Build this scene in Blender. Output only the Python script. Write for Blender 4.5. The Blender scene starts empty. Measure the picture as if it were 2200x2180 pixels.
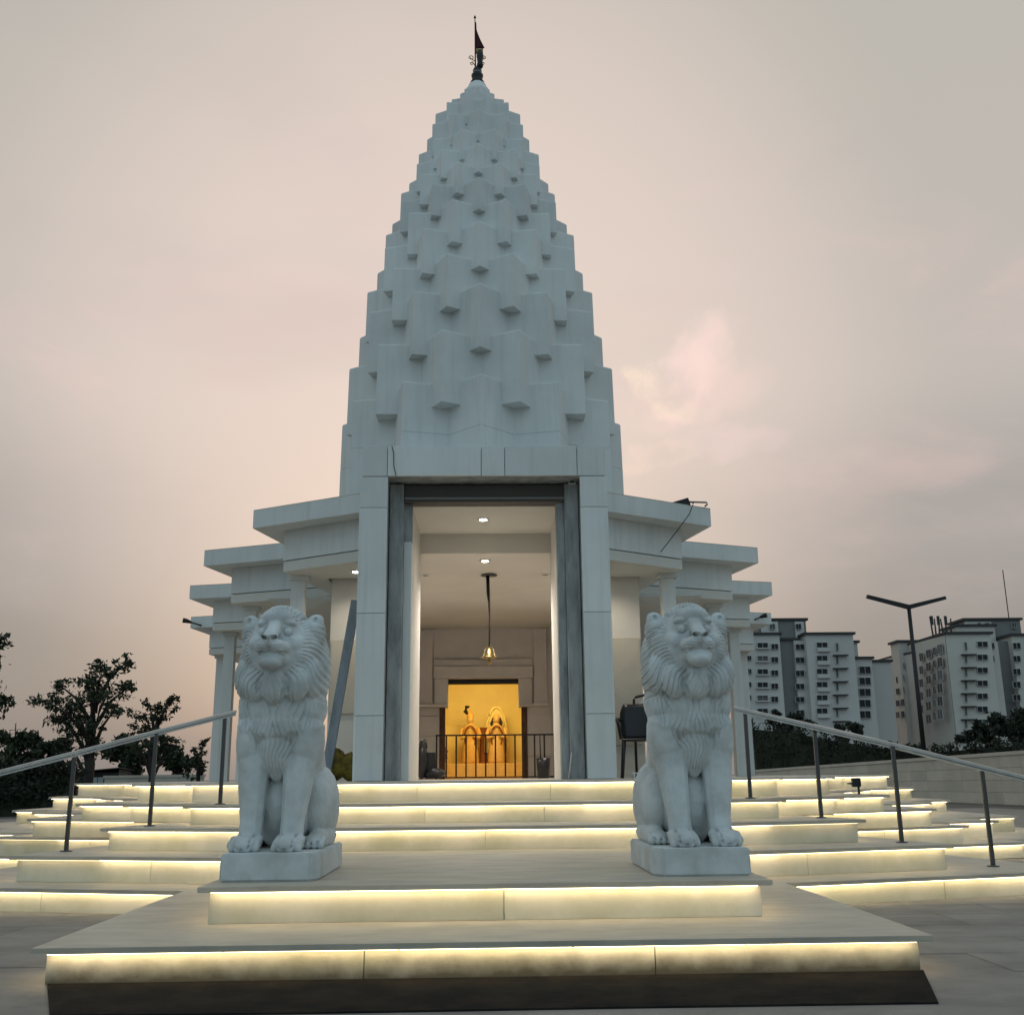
import bpy, bmesh, math, random
import numpy as np
from mathutils import Vector, Matrix, Euler
R_ = math.radians
scene = bpy.context.scene
C = scene.collection
# ------------------------------------------------------------------ camera
F, CX, CY, H = 2250., 1100., 1090., 1.1
PITCH, YAW, ROLL = R_(14.41), R_(1.5), R_(0.6)
cam = bpy.data.cameras.new('camera'); cam_o = bpy.data.objects.new('camera', cam); C.objects.link(cam_o)
CAMR = Matrix.Rotation(-YAW, 3, 'Z') @ Matrix.Rotation(math.pi/2 + PITCH, 3, 'X') @ Matrix.Rotation(-ROLL, 3, 'Z')
cam_o.matrix_world = Matrix.Translation((0, 0, H)) @ CAMR.to_4x4()
cam.sensor_fit = 'HORIZONTAL'; cam.sensor_width = 36; cam.lens = 36*F/2200
cam.clip_start = .05; cam.clip_end = 4000
scene.camera = cam_o
def P(u, v, Y):                      # photo pixel -> (x, z) on the upright plane at depth Y
    d = CAMR @ Vector(((u-CX)/F, -(v-CY)/F, -1)); t = Y/d.y
    return d.x*t, H + d.z*t
# ------------------------------------------------------------------ world: dusk sky
SUN_EL, SUN_AZ = R_(6), R_(-2.5)        # sun low behind the temple
w = bpy.data.worlds.new('World'); scene.world = w; w.use_nodes = True
nt = w.node_tree; nt.nodes.clear(); L = nt.links
def N(t, **k):
    n = nt.nodes.new(t)
    for a, b in k.items(): setattr(n, a, b)
    return n
def M(op, a, b=None, c=None, clamp=False):
    n = N('ShaderNodeMath', operation=op, use_clamp=clamp)
    for i, s in enumerate((a, b, c)):
        if s is None: continue
        if isinstance(s, (int, float)): n.inputs[i].default_value = s
        else: L.new(s, n.inputs[i])
    return n.outputs[0]
tc = N('ShaderNodeTexCoord'); nrm = N('ShaderNodeVectorMath', operation='NORMALIZE'); L.new(tc.outputs['Generated'], nrm.inputs[0])
DIR = nrm.outputs[0]
sep = N('ShaderNodeSeparateXYZ'); L.new(DIR, sep.inputs[0])
def ramp(fac, stops):
    r = N('ShaderNodeValToRGB'); cr = r.color_ramp; cr.interpolation = 'EASE'
    while len(cr.elements) < len(stops): cr.elements.new(0.5)
    for e, (p, c) in zip(cr.elements, stops): e.position = p; e.color = (*c, 1)
    L.new(fac, r.inputs[0]); return r.outputs[0]
elev = M('MAXIMUM', sep.outputs[2], 0.0)
warm = ramp(elev, [(0, (.245, .232, .222)), (.11, (.285, .268, .258)), (.22, (.375, .345, .328)), (.36, (.525, .473, .432)), (.62, (.505, .470, .418)), (1, (.42, .48, .50))])
cool = ramp(elev, [(0, (.28, .34, .36)), (.2, (.35, .48, .54)), (.5, (.39, .57, .66)), (1, (.43, .57, .64))])
def vdot(v):
    n = N('ShaderNodeVectorMath', operation='DOT_PRODUCT'); L.new(DIR, n.inputs[0]); n.inputs[1].default_value = v; return n.outputs['Value']
def smooth(x, a, b):
    n = N('ShaderNodeMapRange', interpolation_type='SMOOTHSTEP'); L.new(x, n.inputs[0]); n.inputs[1].default_value = a; n.inputs[2].default_value = b; return n.outputs[0]
def mixc(f, a, b, mode='MIX'):
    n = N('ShaderNodeMix', data_type='RGBA', blend_type=mode)
    if isinstance(f, (int, float)): n.inputs[0].default_value = f
    else: L.new(f, n.inputs[0])
    for i, s in ((6, a), (7, b)):
        if isinstance(s, tuple): n.inputs[i].default_value = (*s, 1)
        else: L.new(s, n.inputs[i])
    return n.outputs[2]
sd = vdot((math.sin(SUN_AZ), math.cos(SUN_AZ), 0))
sky = mixc(smooth(sd, -.6, .70), cool, warm)
# after-glow above the hidden sun
gl = vdot(Vector((math.sin(SUN_AZ), math.cos(SUN_AZ), .42)).normalized())
sky = mixc(M('MULTIPLY', smooth(gl, .89, 1.0), .66), sky, (.86, .69, .61))
# thin evening cloud
mp = N('ShaderNodeMapping'); mp.inputs['Scale'].default_value = (1.6, 1.6, 4.2); mp.inputs['Location'].default_value = (3.1, 1.7, .4); L.new(DIR, mp.inputs[0])
nz = N('ShaderNodeTexNoise'); nz.inputs['Scale'].default_value = 2.6; nz.inputs['Detail'].default_value = 7; nz.inputs['Roughness'].default_value = .55; nz.inputs['Distortion'].default_value = .5
L.new(mp.outputs[0], nz.inputs['Vector'])
cl = smooth(nz.outputs['Fac'], .47, .75)
band = M('MULTIPLY', smooth(elev, .06, .28), smooth(elev, .62, .36))
sky = mixc(M('MULTIPLY', M('MULTIPLY', cl, band), .34), sky, (.84, .58, .54))
nz2 = N('ShaderNodeTexNoise'); nz2.inputs['Scale'].default_value = 1.3; nz2.inputs['Detail'].default_value = 4; L.new(mp.outputs[0], nz2.inputs['Vector'])
sky = mixc(M('MULTIPLY', smooth(nz2.outputs['Fac'], .45, .7), .22), sky, (.40, .37, .37))
# small lit cloud wisps to the right of the spire
nz3 = N('ShaderNodeTexNoise'); nz3.inputs['Scale'].default_value = 15; nz3.inputs['Detail'].default_value = 7; nz3.inputs['Roughness'].default_value = .58; L.new(DIR, nz3.inputs['Vector'])
nz4 = N('ShaderNodeTexNoise'); nz4.inputs['Scale'].default_value = 34; nz4.inputs['Detail'].default_value = 5; L.new(DIR, nz4.inputs['Vector'])
wsp = smooth(nz3.outputs['Fac'], .30, .62)
d3 = M('MULTIPLY_ADD', nz3.outputs['Fac'], .10, -.05); d4 = M('MULTIPLY_ADD', nz4.outputs['Fac'], .036, -.018)
for (u_, v_, ang, la_, lb_, k_, col_) in ((1410, 845, -33, .040, .015, 1.0, (1.0, .80, .61)), (1505, 770, 62, .050, .026, .75, (.97, .71, .65)), (1500, 860, 12, .060, .030, .55, (.90, .66, .60)), (1570, 950, 4, .055, .014, .4, (.86, .64, .62)), (1390, 985, 8, .045, .012, .5, (.95, .70, .58))):
    c_ = (CAMR @ Vector(((u_-CX)/F, -(v_-CY)/F, -1))).normalized(); ex = Vector((1, 0, 0)); ez = Vector((0, 0, 1))
    e1 = ex*math.cos(R_(ang))+ez*math.sin(R_(ang)); e2 = -ex*math.sin(R_(ang))+ez*math.cos(R_(ang))
    du = M('ADD', M('SUBTRACT', vdot(e1), c_.dot(e1)), d3); dv = M('ADD', M('SUBTRACT', vdot(e2), c_.dot(e2)), d4)
    rr_ = M('ADD', M('POWER', M('ABSOLUTE', M('DIVIDE', du, la_)), 2.0), M('POWER', M('ABSOLUTE', M('DIVIDE', dv, lb_)), 2.0))
    front = smooth(sd, .2, .5)
    sky = mixc(M('MULTIPLY', M('MULTIPLY', M('MULTIPLY', smooth(rr_, 1.6, 0.0), wsp), k_), front), sky, col_)
nis = N('ShaderNodeTexSky', sky_type='NISHITA', sun_disc=False, sun_elevation=SUN_EL, sun_rotation=SUN_AZ, air_density=1.5, dust_density=4, ozone_density=3)
L.new(tc.outputs['Generated'], nis.inputs[0])
nsc = N('ShaderNodeVectorMath', operation='SCALE'); L.new(nis.outputs[0], nsc.inputs[0]); nsc.inputs['Scale'].default_value = .012
sky = mixc(1.0, sky, nsc.outputs[0], 'ADD')
bg = N('ShaderNodeBackground'); bg.inputs[1].default_value = 1.0; L.new(sky, bg.inputs[0])
wo = N('ShaderNodeOutputWorld'); L.new(bg.outputs[0], wo.inputs[0])
sl = bpy.data.lights.new('sun', 'SUN'); sl.energy = .35; sl.angle = R_(14); sl.color = (1, .78, .6)
so = bpy.data.objects.new('sun', sl); C.objects.link(so)
so.rotation_euler = (R_(90)-SUN_EL, 0, math.pi - SUN_AZ)
vs = scene.view_settings; vs.view_transform = 'Standard'; vs.look = 'None'; vs.exposure = 0; vs.gamma = 1
scene.cycles.max_bounces = 6; scene.cycles.diffuse_bounces = 4; scene.cycles.sample_clamp_indirect = 6
scene.cycles.use_denoising = True
random.seed(7); rng = np.random.default_rng(7)
# ------------------------------------------------------------------ materials
MATS = {}
def mat(name, col, rough=.6, metal=0, var=.0, vscale=3., bump=0, bscale=60, col2=None, spec=.4, stretch=None, emit=None, estr=0, streak=0, objvar=0):
    m = bpy.data.materials.new(name); m.use_nodes = True; t = m.node_tree; b = t.nodes['Principled BSDF']
    b.inputs['Roughness'].default_value = rough; b.inputs['Metallic'].default_value = metal
    b.inputs['Specular IOR Level'].default_value = spec; b.inputs['Base Color'].default_value = (*col, 1)
    def add(k, **kw):
        n = t.nodes.new(k)
        for a, v in kw.items(): setattr(n, a, v)
        return n
    geo = add('ShaderNodeTexCoord'); src = geo.outputs['Object']
    g2 = add('ShaderNodeNewGeometry'); src = g2.outputs['Position']
    if stretch:
        mpn = add('ShaderNodeMapping'); mpn.inputs['Scale'].default_value = stretch; t.links.new(src, mpn.inputs[0]); src = mpn.outputs[0]
    if var or col2:
        n = add('ShaderNodeTexNoise'); n.inputs['Scale'].default_value = vscale; n.inputs['Detail'].default_value = 6; n.inputs['Roughness'].default_value = .62
        t.links.new(src, n.inputs['Vector'])
        r = add('ShaderNodeMapRange'); r.inputs[1].default_value = .38; r.inputs[2].default_value = .68; t.links.new(n.outputs['Fac'], r.inputs[0])
        x = add('ShaderNodeMix', data_type='RGBA'); t.links.new(r.outputs[0], x.inputs[0])
        x.inputs[6].default_value = (*col, 1); x.inputs[7].default_value = (*(col2 or tuple(c*(1-var) for c in col)), 1)
        out = x.outputs[2]
        if streak:
            mp2 = add('ShaderNodeMapping'); mp2.inputs['Scale'].default_value = (5, 5, .35); t.links.new(g2.outputs['Position'], mp2.inputs[0])
            n2 = add('ShaderNodeTexNoise'); n2.inputs['Scale'].default_value = 2.2; n2.inputs['Detail'].default_value = 5; t.links.new(mp2.outputs[0], n2.inputs['Vector'])
            r2 = add('ShaderNodeMapRange'); r2.inputs[1].default_value = .5; r2.inputs[2].default_value = .78; r2.inputs[4].default_value = streak; t.links.new(n2.outputs['Fac'], r2.inputs[0])
            x2 = add('ShaderNodeMix', data_type='RGBA'); t.links.new(r2.outputs[0], x2.inputs[0]); t.links.new(out, x2.inputs[6]); x2.inputs[7].default_value = (*(c*.45 for c in col), 1)
            out = x2.outputs[2]
        if objvar:
            oi = add('ShaderNodeObjectInfo'); r3 = add('ShaderNodeMapRange'); r3.inputs[3].default_value = 1-objvar; r3.inputs[4].default_value = 1+objvar*.5; t.links.new(oi.outputs['Random'], r3.inputs[0])
            vm = add('ShaderNodeVectorMath', operation='SCALE'); t.links.new(out, vm.inputs[0]); t.links.new(r3.outputs[0], vm.inputs['Scale']); out = vm.outputs[0]
        t.links.new(out, b.inputs['Base Color'])
    if bump:
        n = add('ShaderNodeTexNoise'); n.inputs['Scale'].default_value = bscale; n.inputs['Detail'].default_value = 5; t.links.new(src, n.inputs['Vector'])
        bp = add('ShaderNodeBump'); bp.inputs['Strength'].default_value = bump; bp.inputs['Distance'].default_value = .01
        t.links.new(n.outputs['Fac'], bp.inputs['Height']); t.links.new(bp.outputs[0], b.inputs['Normal'])
    if emit:
        b.inputs['Emission Color'].default_value = (*emit, 1); b.inputs['Emission Strength'].default_value = estr
    MATS[name] = m; return m
PAINT = mat('white_paint', (.71, .73, .72), .65, var=.13, vscale=.8, bump=.15, bscale=25, streak=.22, objvar=.09)
PLASTER = mat('cream_plaster', (.66, .64, .59), .75, var=.08, vscale=1.1, bump=.08, bscale=30)
CONC = mat('bare_concrete', (.40, .42, .42), .9, col2=(.21, .22, .22), vscale=3.5, bump=.5, bscale=30, stretch=(2.2, 2.2, .5))
MARB = mat('cream_marble', (.76, .70, .58), .45, col2=(.56, .53, .38), vscale=1.5, bump=.08, bscale=40, objvar=.12)
MARBD = mat('brown_foot_marble', (.70, .64, .52), .5, col2=(.52, .48, .34), vscale=1.5, bump=.12, bscale=60)
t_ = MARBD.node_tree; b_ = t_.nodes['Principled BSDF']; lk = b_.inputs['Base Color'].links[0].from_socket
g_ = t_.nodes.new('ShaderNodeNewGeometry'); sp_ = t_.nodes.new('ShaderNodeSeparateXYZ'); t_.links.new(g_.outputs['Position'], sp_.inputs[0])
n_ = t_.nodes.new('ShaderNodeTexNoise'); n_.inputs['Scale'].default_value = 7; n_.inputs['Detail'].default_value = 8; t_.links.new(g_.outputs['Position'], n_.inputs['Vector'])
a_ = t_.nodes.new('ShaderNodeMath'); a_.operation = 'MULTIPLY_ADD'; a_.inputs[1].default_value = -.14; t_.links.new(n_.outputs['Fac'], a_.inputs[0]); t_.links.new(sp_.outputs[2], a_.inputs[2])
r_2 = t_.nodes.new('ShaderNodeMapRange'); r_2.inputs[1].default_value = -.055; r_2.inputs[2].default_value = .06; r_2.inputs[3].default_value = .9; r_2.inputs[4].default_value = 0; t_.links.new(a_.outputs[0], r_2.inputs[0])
x_ = t_.nodes.new('ShaderNodeMix'); x_.data_type = 'RGBA'; t_.links.new(r_2.outputs[0], x_.inputs[0]); t_.links.new(lk, x_.inputs[6]); x_.inputs[7].default_value = (.10, .075, .04, 1); t_.links.new(x_.outputs[2], b_.inputs['Base Color'])  # noise-broken brown, strongest at the foot and fading upward
TREAD = mat('grey_stone_tread', (.53, .465, .375), .55, col2=(.40, .35, .285), vscale=2.2, bump=.25, bscale=18, stretch=(1, 2.5, 1))
FLOORM = mat('cream_floor', (.62, .57, .50), .4, var=.1, vscale=1.5)
NOSE = mat('stone_nosing', (.56, .52, .44), .55, col2=(.40, .39, .30), vscale=3.1, bump=.2, bscale=30)
SHAFT = mat('lion_stone', (.64, .675, .68), .85, col2=(.46, .48, .47), vscale=4, bump=.35, bscale=120, streak=.22)
LIONM = SHAFT
PAVE = mat('paving_stone', (.26, .235, .21), .75, col2=(.17, .155, .14), vscale=1.6, bump=.35, bscale=14, stretch=(1, 1.4, 1), objvar=.12)
SHADEST = mat('shade_toned_stone', (.017, .016, .016), .95, spec=.03, col2=(.034, .028, .022), vscale=3, bump=.3, bscale=60)  # near-black tone chosen so the stone reads as shaded
GROUND = mat('ground_earth', (.12, .11, .10), .95, col2=(.08, .075, .065), vscale=.15, bump=.3, bscale=2)
BLACK = mat('black_metal', (.015, .016, .018), .45, metal=.2)
POSTM = mat('dark_post_steel', (.10, .10, .10), .35, metal=.8)
STEEL = mat('brushed_rail', (.55, .54, .52), .33, metal=.85, var=.2, vscale=6)
BEAMG = mat('grey_steel_channel', (.23, .25, .27), .5, metal=.3, var=.35, vscale=5, stretch=(2, 2, .4))
BRASS = mat('brass', (.38, .29, .12), .35, metal=.9, var=.3, vscale=20)
PLASTIC = mat('black_plastic', (.012, .014, .016), .35)
YELLOWB = mat('yellow_black_sack', (.22, .16, .02), .8, col2=(.025, .018, .01), vscale=9, bump=.4, bscale=30)
WALLB = mat('beige_block', (.56, .51, .43), .85, var=.14, vscale=1.3, bump=.25, bscale=14, objvar=.1)
BRICKM = mat('brown_wood', (.10, .045, .025), .6, var=.4, vscale=6)
LEAF = mat('dark_leaf', (.035, .05, .022), .7, col2=(.018, .026, .012), vscale=1.5)
LEAF2 = mat('hedge_leaf', (.028, .036, .022), .8, col2=(.016, .02, .013), vscale=.8)
BARK = mat('bark', (.05, .04, .033), .9, var=.4, vscale=6, bump=.6, bscale=18)
BW = mat('flat_block_render', (.57, .55, .53), .9, var=.12, vscale=.05)
BW2 = mat('flat_block_warm_render', (.57, .54, .49), .9, var=.12, vscale=.05)
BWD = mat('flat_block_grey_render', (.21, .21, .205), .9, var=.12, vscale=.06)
BROOF = mat('flat_block_roof', (.05, .05, .05), .8)
PANE = mat('window_pane', (.018, .02, .024), .35, spec=.25)
FRAME = mat('window_frame', (.45, .45, .44), .7)
SHED = mat('shed_sheet_brown', (.13, .105, .085), .7, var=.25, vscale=2)
SHEDD = mat('shed_dark', (.02, .02, .02), .8)
SILV = mat('shed_window', (.35, .38, .38), .5)
FLAGM = mat('maroon_flag_cloth', (.05, .008, .012), .85)
FLAGG = mat('gold_cloth', (.30, .22, .07), .7)
LEDS = [mat('led_strip_%d' % q, (.8, .7, .4), .5, emit=(1, .83, .52), estr=e_) for q, e_ in enumerate((16, 13.5, 10, 4.5))]
LAMP = mat('lamp_lens', (.9, .9, .9), .4, emit=(1, .93, .82), estr=40)
OFFL = mat('unlit_lens', (.25, .22, .19), .4)
SHRINE = mat('shrine_marble', (.80, .66, .30), .5, var=.1, vscale=2)
IDOLO = mat('orange_robe', (.66, .36, .09), .6, col2=(.72, .48, .17), vscale=9)
IDOLS = mat('ivory_figure', (.74, .48, .20), .5, var=.15, vscale=15)
IDOLB = mat('black_hair', (.01, .008, .008), .5)
GARL = mat('red_garland', (.26, .09, .025), .8, var=.4, vscale=40)
GREYW = mat('interior_cladding', (.60, .57, .55), .6, var=.12, vscale=2.5, stretch=(1, 1, 1))
STONER = mat('rubble', (.30, .27, .2), .9, var=.3, vscale=20)
# ------------------------------------------------------------------ helpers
def link(o, parent=None):
    C.objects.link(o)
    if parent: o.parent = parent
    return o
def mobj(name, verts, faces, m, parent=None, smooth=False):
    me = bpy.data.meshes.new(name); me.from_pydata([tuple(v) for v in verts], [], faces); me.update()
    if smooth: me.polygons.foreach_set('use_smooth', [True]*len(me.polygons))
    me.materials.append(m); return link(bpy.data.objects.new(name, me), parent)
def bobj(name, bm, m, parent=None, smooth=False, fix=True):
    if fix: bmesh.ops.recalc_face_normals(bm, faces=bm.faces)
    me = bpy.data.meshes.new(name); bm.to_mesh(me); bm.free()
    if smooth: me.polygons.foreach_set('use_smooth', [True]*len(me.polygons))
    me.materials.append(m); return link(bpy.data.objects.new(name, me), parent)
def add_box(bm, x0, x1, y0, y1, z0, z1, bev=0, mtx=None):
    v = [bm.verts.new((x, y, z)) for z in (z0, z1) for x, y in ((x0, y0), (x1, y0), (x1, y1), (x0, y1))]
    f = [bm.faces.new([v[i] for i in q]) for q in ((3, 2, 1, 0), (4, 5, 6, 7), (0, 1, 5, 4), (1, 2, 6, 5), (2, 3, 7, 6), (3, 0, 4, 7))]
    if bev:
        e = set(e for q in f for e in q.edges); r = bmesh.ops.bevel(bm, geom=list(e), offset=bev, segments=1, affect='EDGES')
    if mtx is not None: bmesh.ops.transform(bm, matrix=mtx, verts=v if not bev else list(set(vv for ff in r['faces'] for vv in ff.verts)))
def box(name, x0, x1, y0, y1, z0, z1, m, parent=None, bev=0.0):
    bm = bmesh.new(); add_box(bm, x0, x1, y0, y1, z0, z1, bev); return bobj(name, bm, m, parent)
def add_tube(bm, pts, rad, n=8, flat=None):
    pts = [Vector(p) for p in pts]; rings = []
    if isinstance(rad, (int, float)): rad = [rad]*len(pts)
    up0 = Vector((0, 0, 1))
    for i, p in enumerate(pts):
        d = (pts[min(i+1, len(pts)-1)] - pts[max(i-1, 0)]).normalized()
        a = (flat[i] if flat else up0)
        if abs(d.dot(a)) > .95: a = Vector((1, 0, 0))
        s = d.cross(a).normalized(); t = s.cross(d).normalized()
        ft = .6 if flat else 1
        rings.append([bm.verts.new(p + s*(rad[i]*math.cos(2*math.pi*k/n)) + t*(ft*rad[i]*math.sin(2*math.pi*k/n))) for k in range(n)])
    for a, b in zip(rings, rings[1:]):
        for k in range(n): bm.faces.new((a[k], a[(k+1) % n], b[(k+1) % n], b[k]))
    bm.faces.new(rings[0][::-1]); bm.faces.new(rings[-1])
def tube(name, pts, rad, m, parent=None, n=8, smooth=True):
    bm = bmesh.new(); add_tube(bm, pts, rad, n); return bobj(name, bm, m, parent, smooth)
def add_lathe(bm, prof, n=16, c=(0, 0, 0)):
    rings = [[bm.verts.new((c[0]+max(r, 1e-4)*math.cos(2*math.pi*k/n), c[1]+max(r, 1e-4)*math.sin(2*math.pi*k/n), c[2]+z)) for k in range(n)] for r, z in prof]
    for a, b in zip(rings, rings[1:]):
        for k in range(n): bm.faces.new((a[k], a[(k+1) % n], b[(k+1) % n], b[k]))
    bm.faces.new(rings[0][::-1]); bm.faces.new(rings[-1])
def lathe(name, prof, m, parent=None, c=(0, 0, 0), n=16):
    bm = bmesh.new(); add_lathe(bm, prof, n, c); return bobj(name, bm, m, parent, True)
def add_ell(bm, c, r, sub=3, rot=None):
    mt = Matrix.Translation(c)
    if rot: mt = mt @ Euler(rot).to_matrix().to_4x4()
    bmesh.ops.create_icosphere(bm, subdivisions=sub, radius=1, matrix=mt @ Matrix.Diagonal((*r, 1)))
def cap(bm, *loops):
    fs = [bm.faces.new(l) for l in loops]
    for f in fs: f.normal_update()
    bmesh.ops.triangulate(bm, faces=fs)
def prism(name, pts, z0, z1, m, parent=None):
    bm = bmesh.new(); a = [bm.verts.new((x, y, z0)) for x, y in pts]; b = [bm.verts.new((x, y, z1)) for x, y in pts]; n = len(pts)
    for i in range(n): bm.faces.new((a[i], a[(i+1) % n], b[(i+1) % n], b[i]))
    cap(bm, a[::-1], b)
    return bobj(name, bm, m, parent)
def offset_line(pts, d, closed=False):
    """shift a polyline sideways (to the right of its direction for d>0) with mitred corners"""
    out = []; n = len(pts)
    for i, p in enumerate(pts):
        ns = []
        for j in ((i-1, i), (i, i+1)):
            a, b = j
            if not closed and (a < 0 or b >= n): continue
            A, B = Vector(pts[a % n]), Vector(pts[b % n]); e = (B-A).normalized(); ns.append(Vector((e.y, -e.x)))
        m_ = sum(ns, Vector((0, 0)))/len(ns); m_ = m_/m_.length_squared if m_.length_squared > .05 else m_
        out.append((p[0]+m_.x*d, p[1]+m_.y*d))
    return out
def tag(o, label, cat, group=None, kind=None):
    if label: o['label'] = label
    if cat: o['category'] = cat
    if group: o['group'] = group
    if kind: o['kind'] = kind
    return o
def struct(o): o['kind'] = 'structure'; return o
def thing(name, label, cat, loc=(0, 0, 0), rz=0, group=None):
    o = bpy.data.objects.new(name, None); o.empty_display_size = .2; link(o); o.location = loc; o.rotation_euler = (0, 0, rz); return tag(o, label, cat, group)
def mirror(pts): return [(-x, y) for x, y in reversed(pts)]
# ------------------------------------------------------------------ ground
g = mobj('ground', [(-1500, -60, -.01), (1500, -60, -.01), (1500, 2500, -.01), (-1500, 2500, -.01)], [(0, 1, 2, 3)], GROUND); struct(g)
# paved court, individual slabs near the camera
court = mobj('paved_court', [(-16, 1.5, -.004), (16, 1.5, -.004), (16, 34, -.004), (-16, 34, -.004)], [(0, 1, 2, 3)], PAVE); struct(court)
unit = None
for j in range(13):
    for i in range(-8, 9):
        x = i*1.2 + (.6 if j % 2 else 0); y = 4.2 + j*.62
        if abs(x) > 9: continue
        if 5.2 < y < 7.0 and abs(x) < 3.3: continue
        if y > 6 and abs(x) < 1.8: continue
        if unit is None:
            o = box('paving_slab', -.595, .595, -.305, .305, 0, .012, PAVE, court, .004); unit = o.data
        else: o = link(bpy.data.objects.new('paving_slab', unit), court)
        o.location = (x, y, -.0105 + rng.uniform(0, .002)); o.rotation_euler = (rng.uniform(-.002, .002), rng.uniform(-.002, .002), 0)
strip = prism('shade_toned_strip', [(-2.12, 5.58), (-1.0, 5.55), (.6, 5.56), (2.22, 5.55), (2.50, 6.42), (-2.47, 6.42)], -.004, .006, SHADEST); struct(strip)  # dark ground strip, its shade carried by the colour
# ------------------------------------------------------------------ stepped platform
Z = [0, .2, .431, .648, .845, 1.066]
plat = thing('stepped_platform', 'wide cream marble stepped platform with glowing light strips under every tread', 'steps', (0, 12, 0))
plat.location = (0, 0, 0)
TI = {1: [(2.48, 6.4), (2.48, 9.42), (5.6, 10.27), (4.75, 13.6), (7.1, 14.35), (7.05, 14.9), (8.8, 15.3), (8.8, 28)],
      2: [(1.8, 7.25), (1.8, 9.75), (4.4, 10.46), (3.65, 13.2), (6.18, 14.1), (5.85, 15.0), (7.2, 15.4), (7.0, 16.5), (8.2, 16.8), (8.2, 28)],
      3: [(1.85, 10.45), (3.75, 10.98), (3.2, 13.0), (5.75, 14.0), (5.6, 16.2), (6.9, 16.9), (6.9, 18), (7.8, 18.3), (7.8, 28)],
      4: [(2.0, 11.3), (3.1, 11.5), (2.95, 12.1), (4.02, 12.4), (3.9, 12.8), (4.8, 13.05), (4.6, 15.5), (5.6, 16.6), (6.6, 18.5), (7.5, 19), (7.5, 28)],
      5: [(1.95, 12.08), (2.7, 12.2), (2.6, 12.75), (3.5, 13.0), (3.4, 13.4), (4.35, 13.65), (4.2, 15.6), (5.2, 16.8), (6.2, 18.7), (7.2, 19.3), (7.2, 28)]}
NE = {1: 7, 2: 9, 3: 8, 4: 10, 5: 10}
for k in range(1, 6):
    right = TI[k]; half = right
    full = mirror(right) + right            # runs left-back ... left-front, right-front ... right-back
    z0, z1 = Z[k-1], Z[k]
    zb = z0-.01
    nos = offset_line(full, .064)
    prism('tread', nos, z1-.026, z1, TREAD if k < 5 else FLOORM, plat)
    prism('step_body', offset_line(full, -.03), zb, z1-.028, NOSE, plat)
    n = len(full); mid = n//2
    for i in range(max(0, mid-NE[k]), min(n-1, mid+NE[k])):
        A, B = Vector(full[i]), Vector(full[i+1]); e = B-A; ln = e.length
        if ln < .3: continue
        e.normalize(); nrm_ = Vector((e.y, -e.x))
        # riser slabs with open joints
        cnt = max(1, round(ln/1.55)); s = 0.0
        cuts = [0]+[ (q+rng.uniform(-.12, .12))/cnt for q in range(1, cnt)]+[1]
        for q in range(cnt):
            a = A+e*(cuts[q]*ln+.003); b = A+e*(cuts[q+1]*ln-.003); j_ = nrm_*rng.uniform(-.002, .002)
            a_, b_ = a+j_, b+j_; ia, ib = a_-nrm_*.028, b_-nrm_*.028
            vv = [(p.x, p.y, zz) for zz in (zb+.012, z1-.027) for p in (a_, b_, ib, ia)]
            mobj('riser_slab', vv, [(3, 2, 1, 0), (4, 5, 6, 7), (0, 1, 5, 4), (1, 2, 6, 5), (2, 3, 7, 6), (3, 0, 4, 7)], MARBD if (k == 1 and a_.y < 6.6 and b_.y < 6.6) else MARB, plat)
        # light strip tucked under the nosing, back from its lip
        sg = max(1, round(ln/.95))
        for q in range(sg):
            a = A+nrm_*.040+e*(.02+(ln-.04)*q/sg); b = A+nrm_*.040+e*(.02+(ln-.04)*(q+1)/sg-.012)
            vv = [(p.x, p.y, zz) for zz in (z1-.037, z1-.0275) for p in (a+nrm_*.011, b+nrm_*.011, b, a)]
            mobj('light_strip', vv, [(3, 2, 1, 0), (4, 5, 6, 7), (0, 1, 5, 4), (1, 2, 6, 5), (2, 3, 7, 6), (3, 0, 4, 7)], LEDS[int(rng.choice(4, p=[.45, .3, .17, .08]))], plat)
        a = A+nrm_*.053-e*.051; b = B+nrm_*.053+e*.051
        vv = [(p.x, p.y, zz) for zz in (z1-.034, z1-.0265) for p in (a+nrm_*.011, b+nrm_*.011, b, a)]
        mobj('nosing_lip', vv, [(3, 2, 1, 0), (4, 5, 6, 7), (0, 1, 5, 4), (1, 2, 6, 5), (2, 3, 7, 6), (3, 0, 4, 7)], NOSE, plat)
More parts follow.
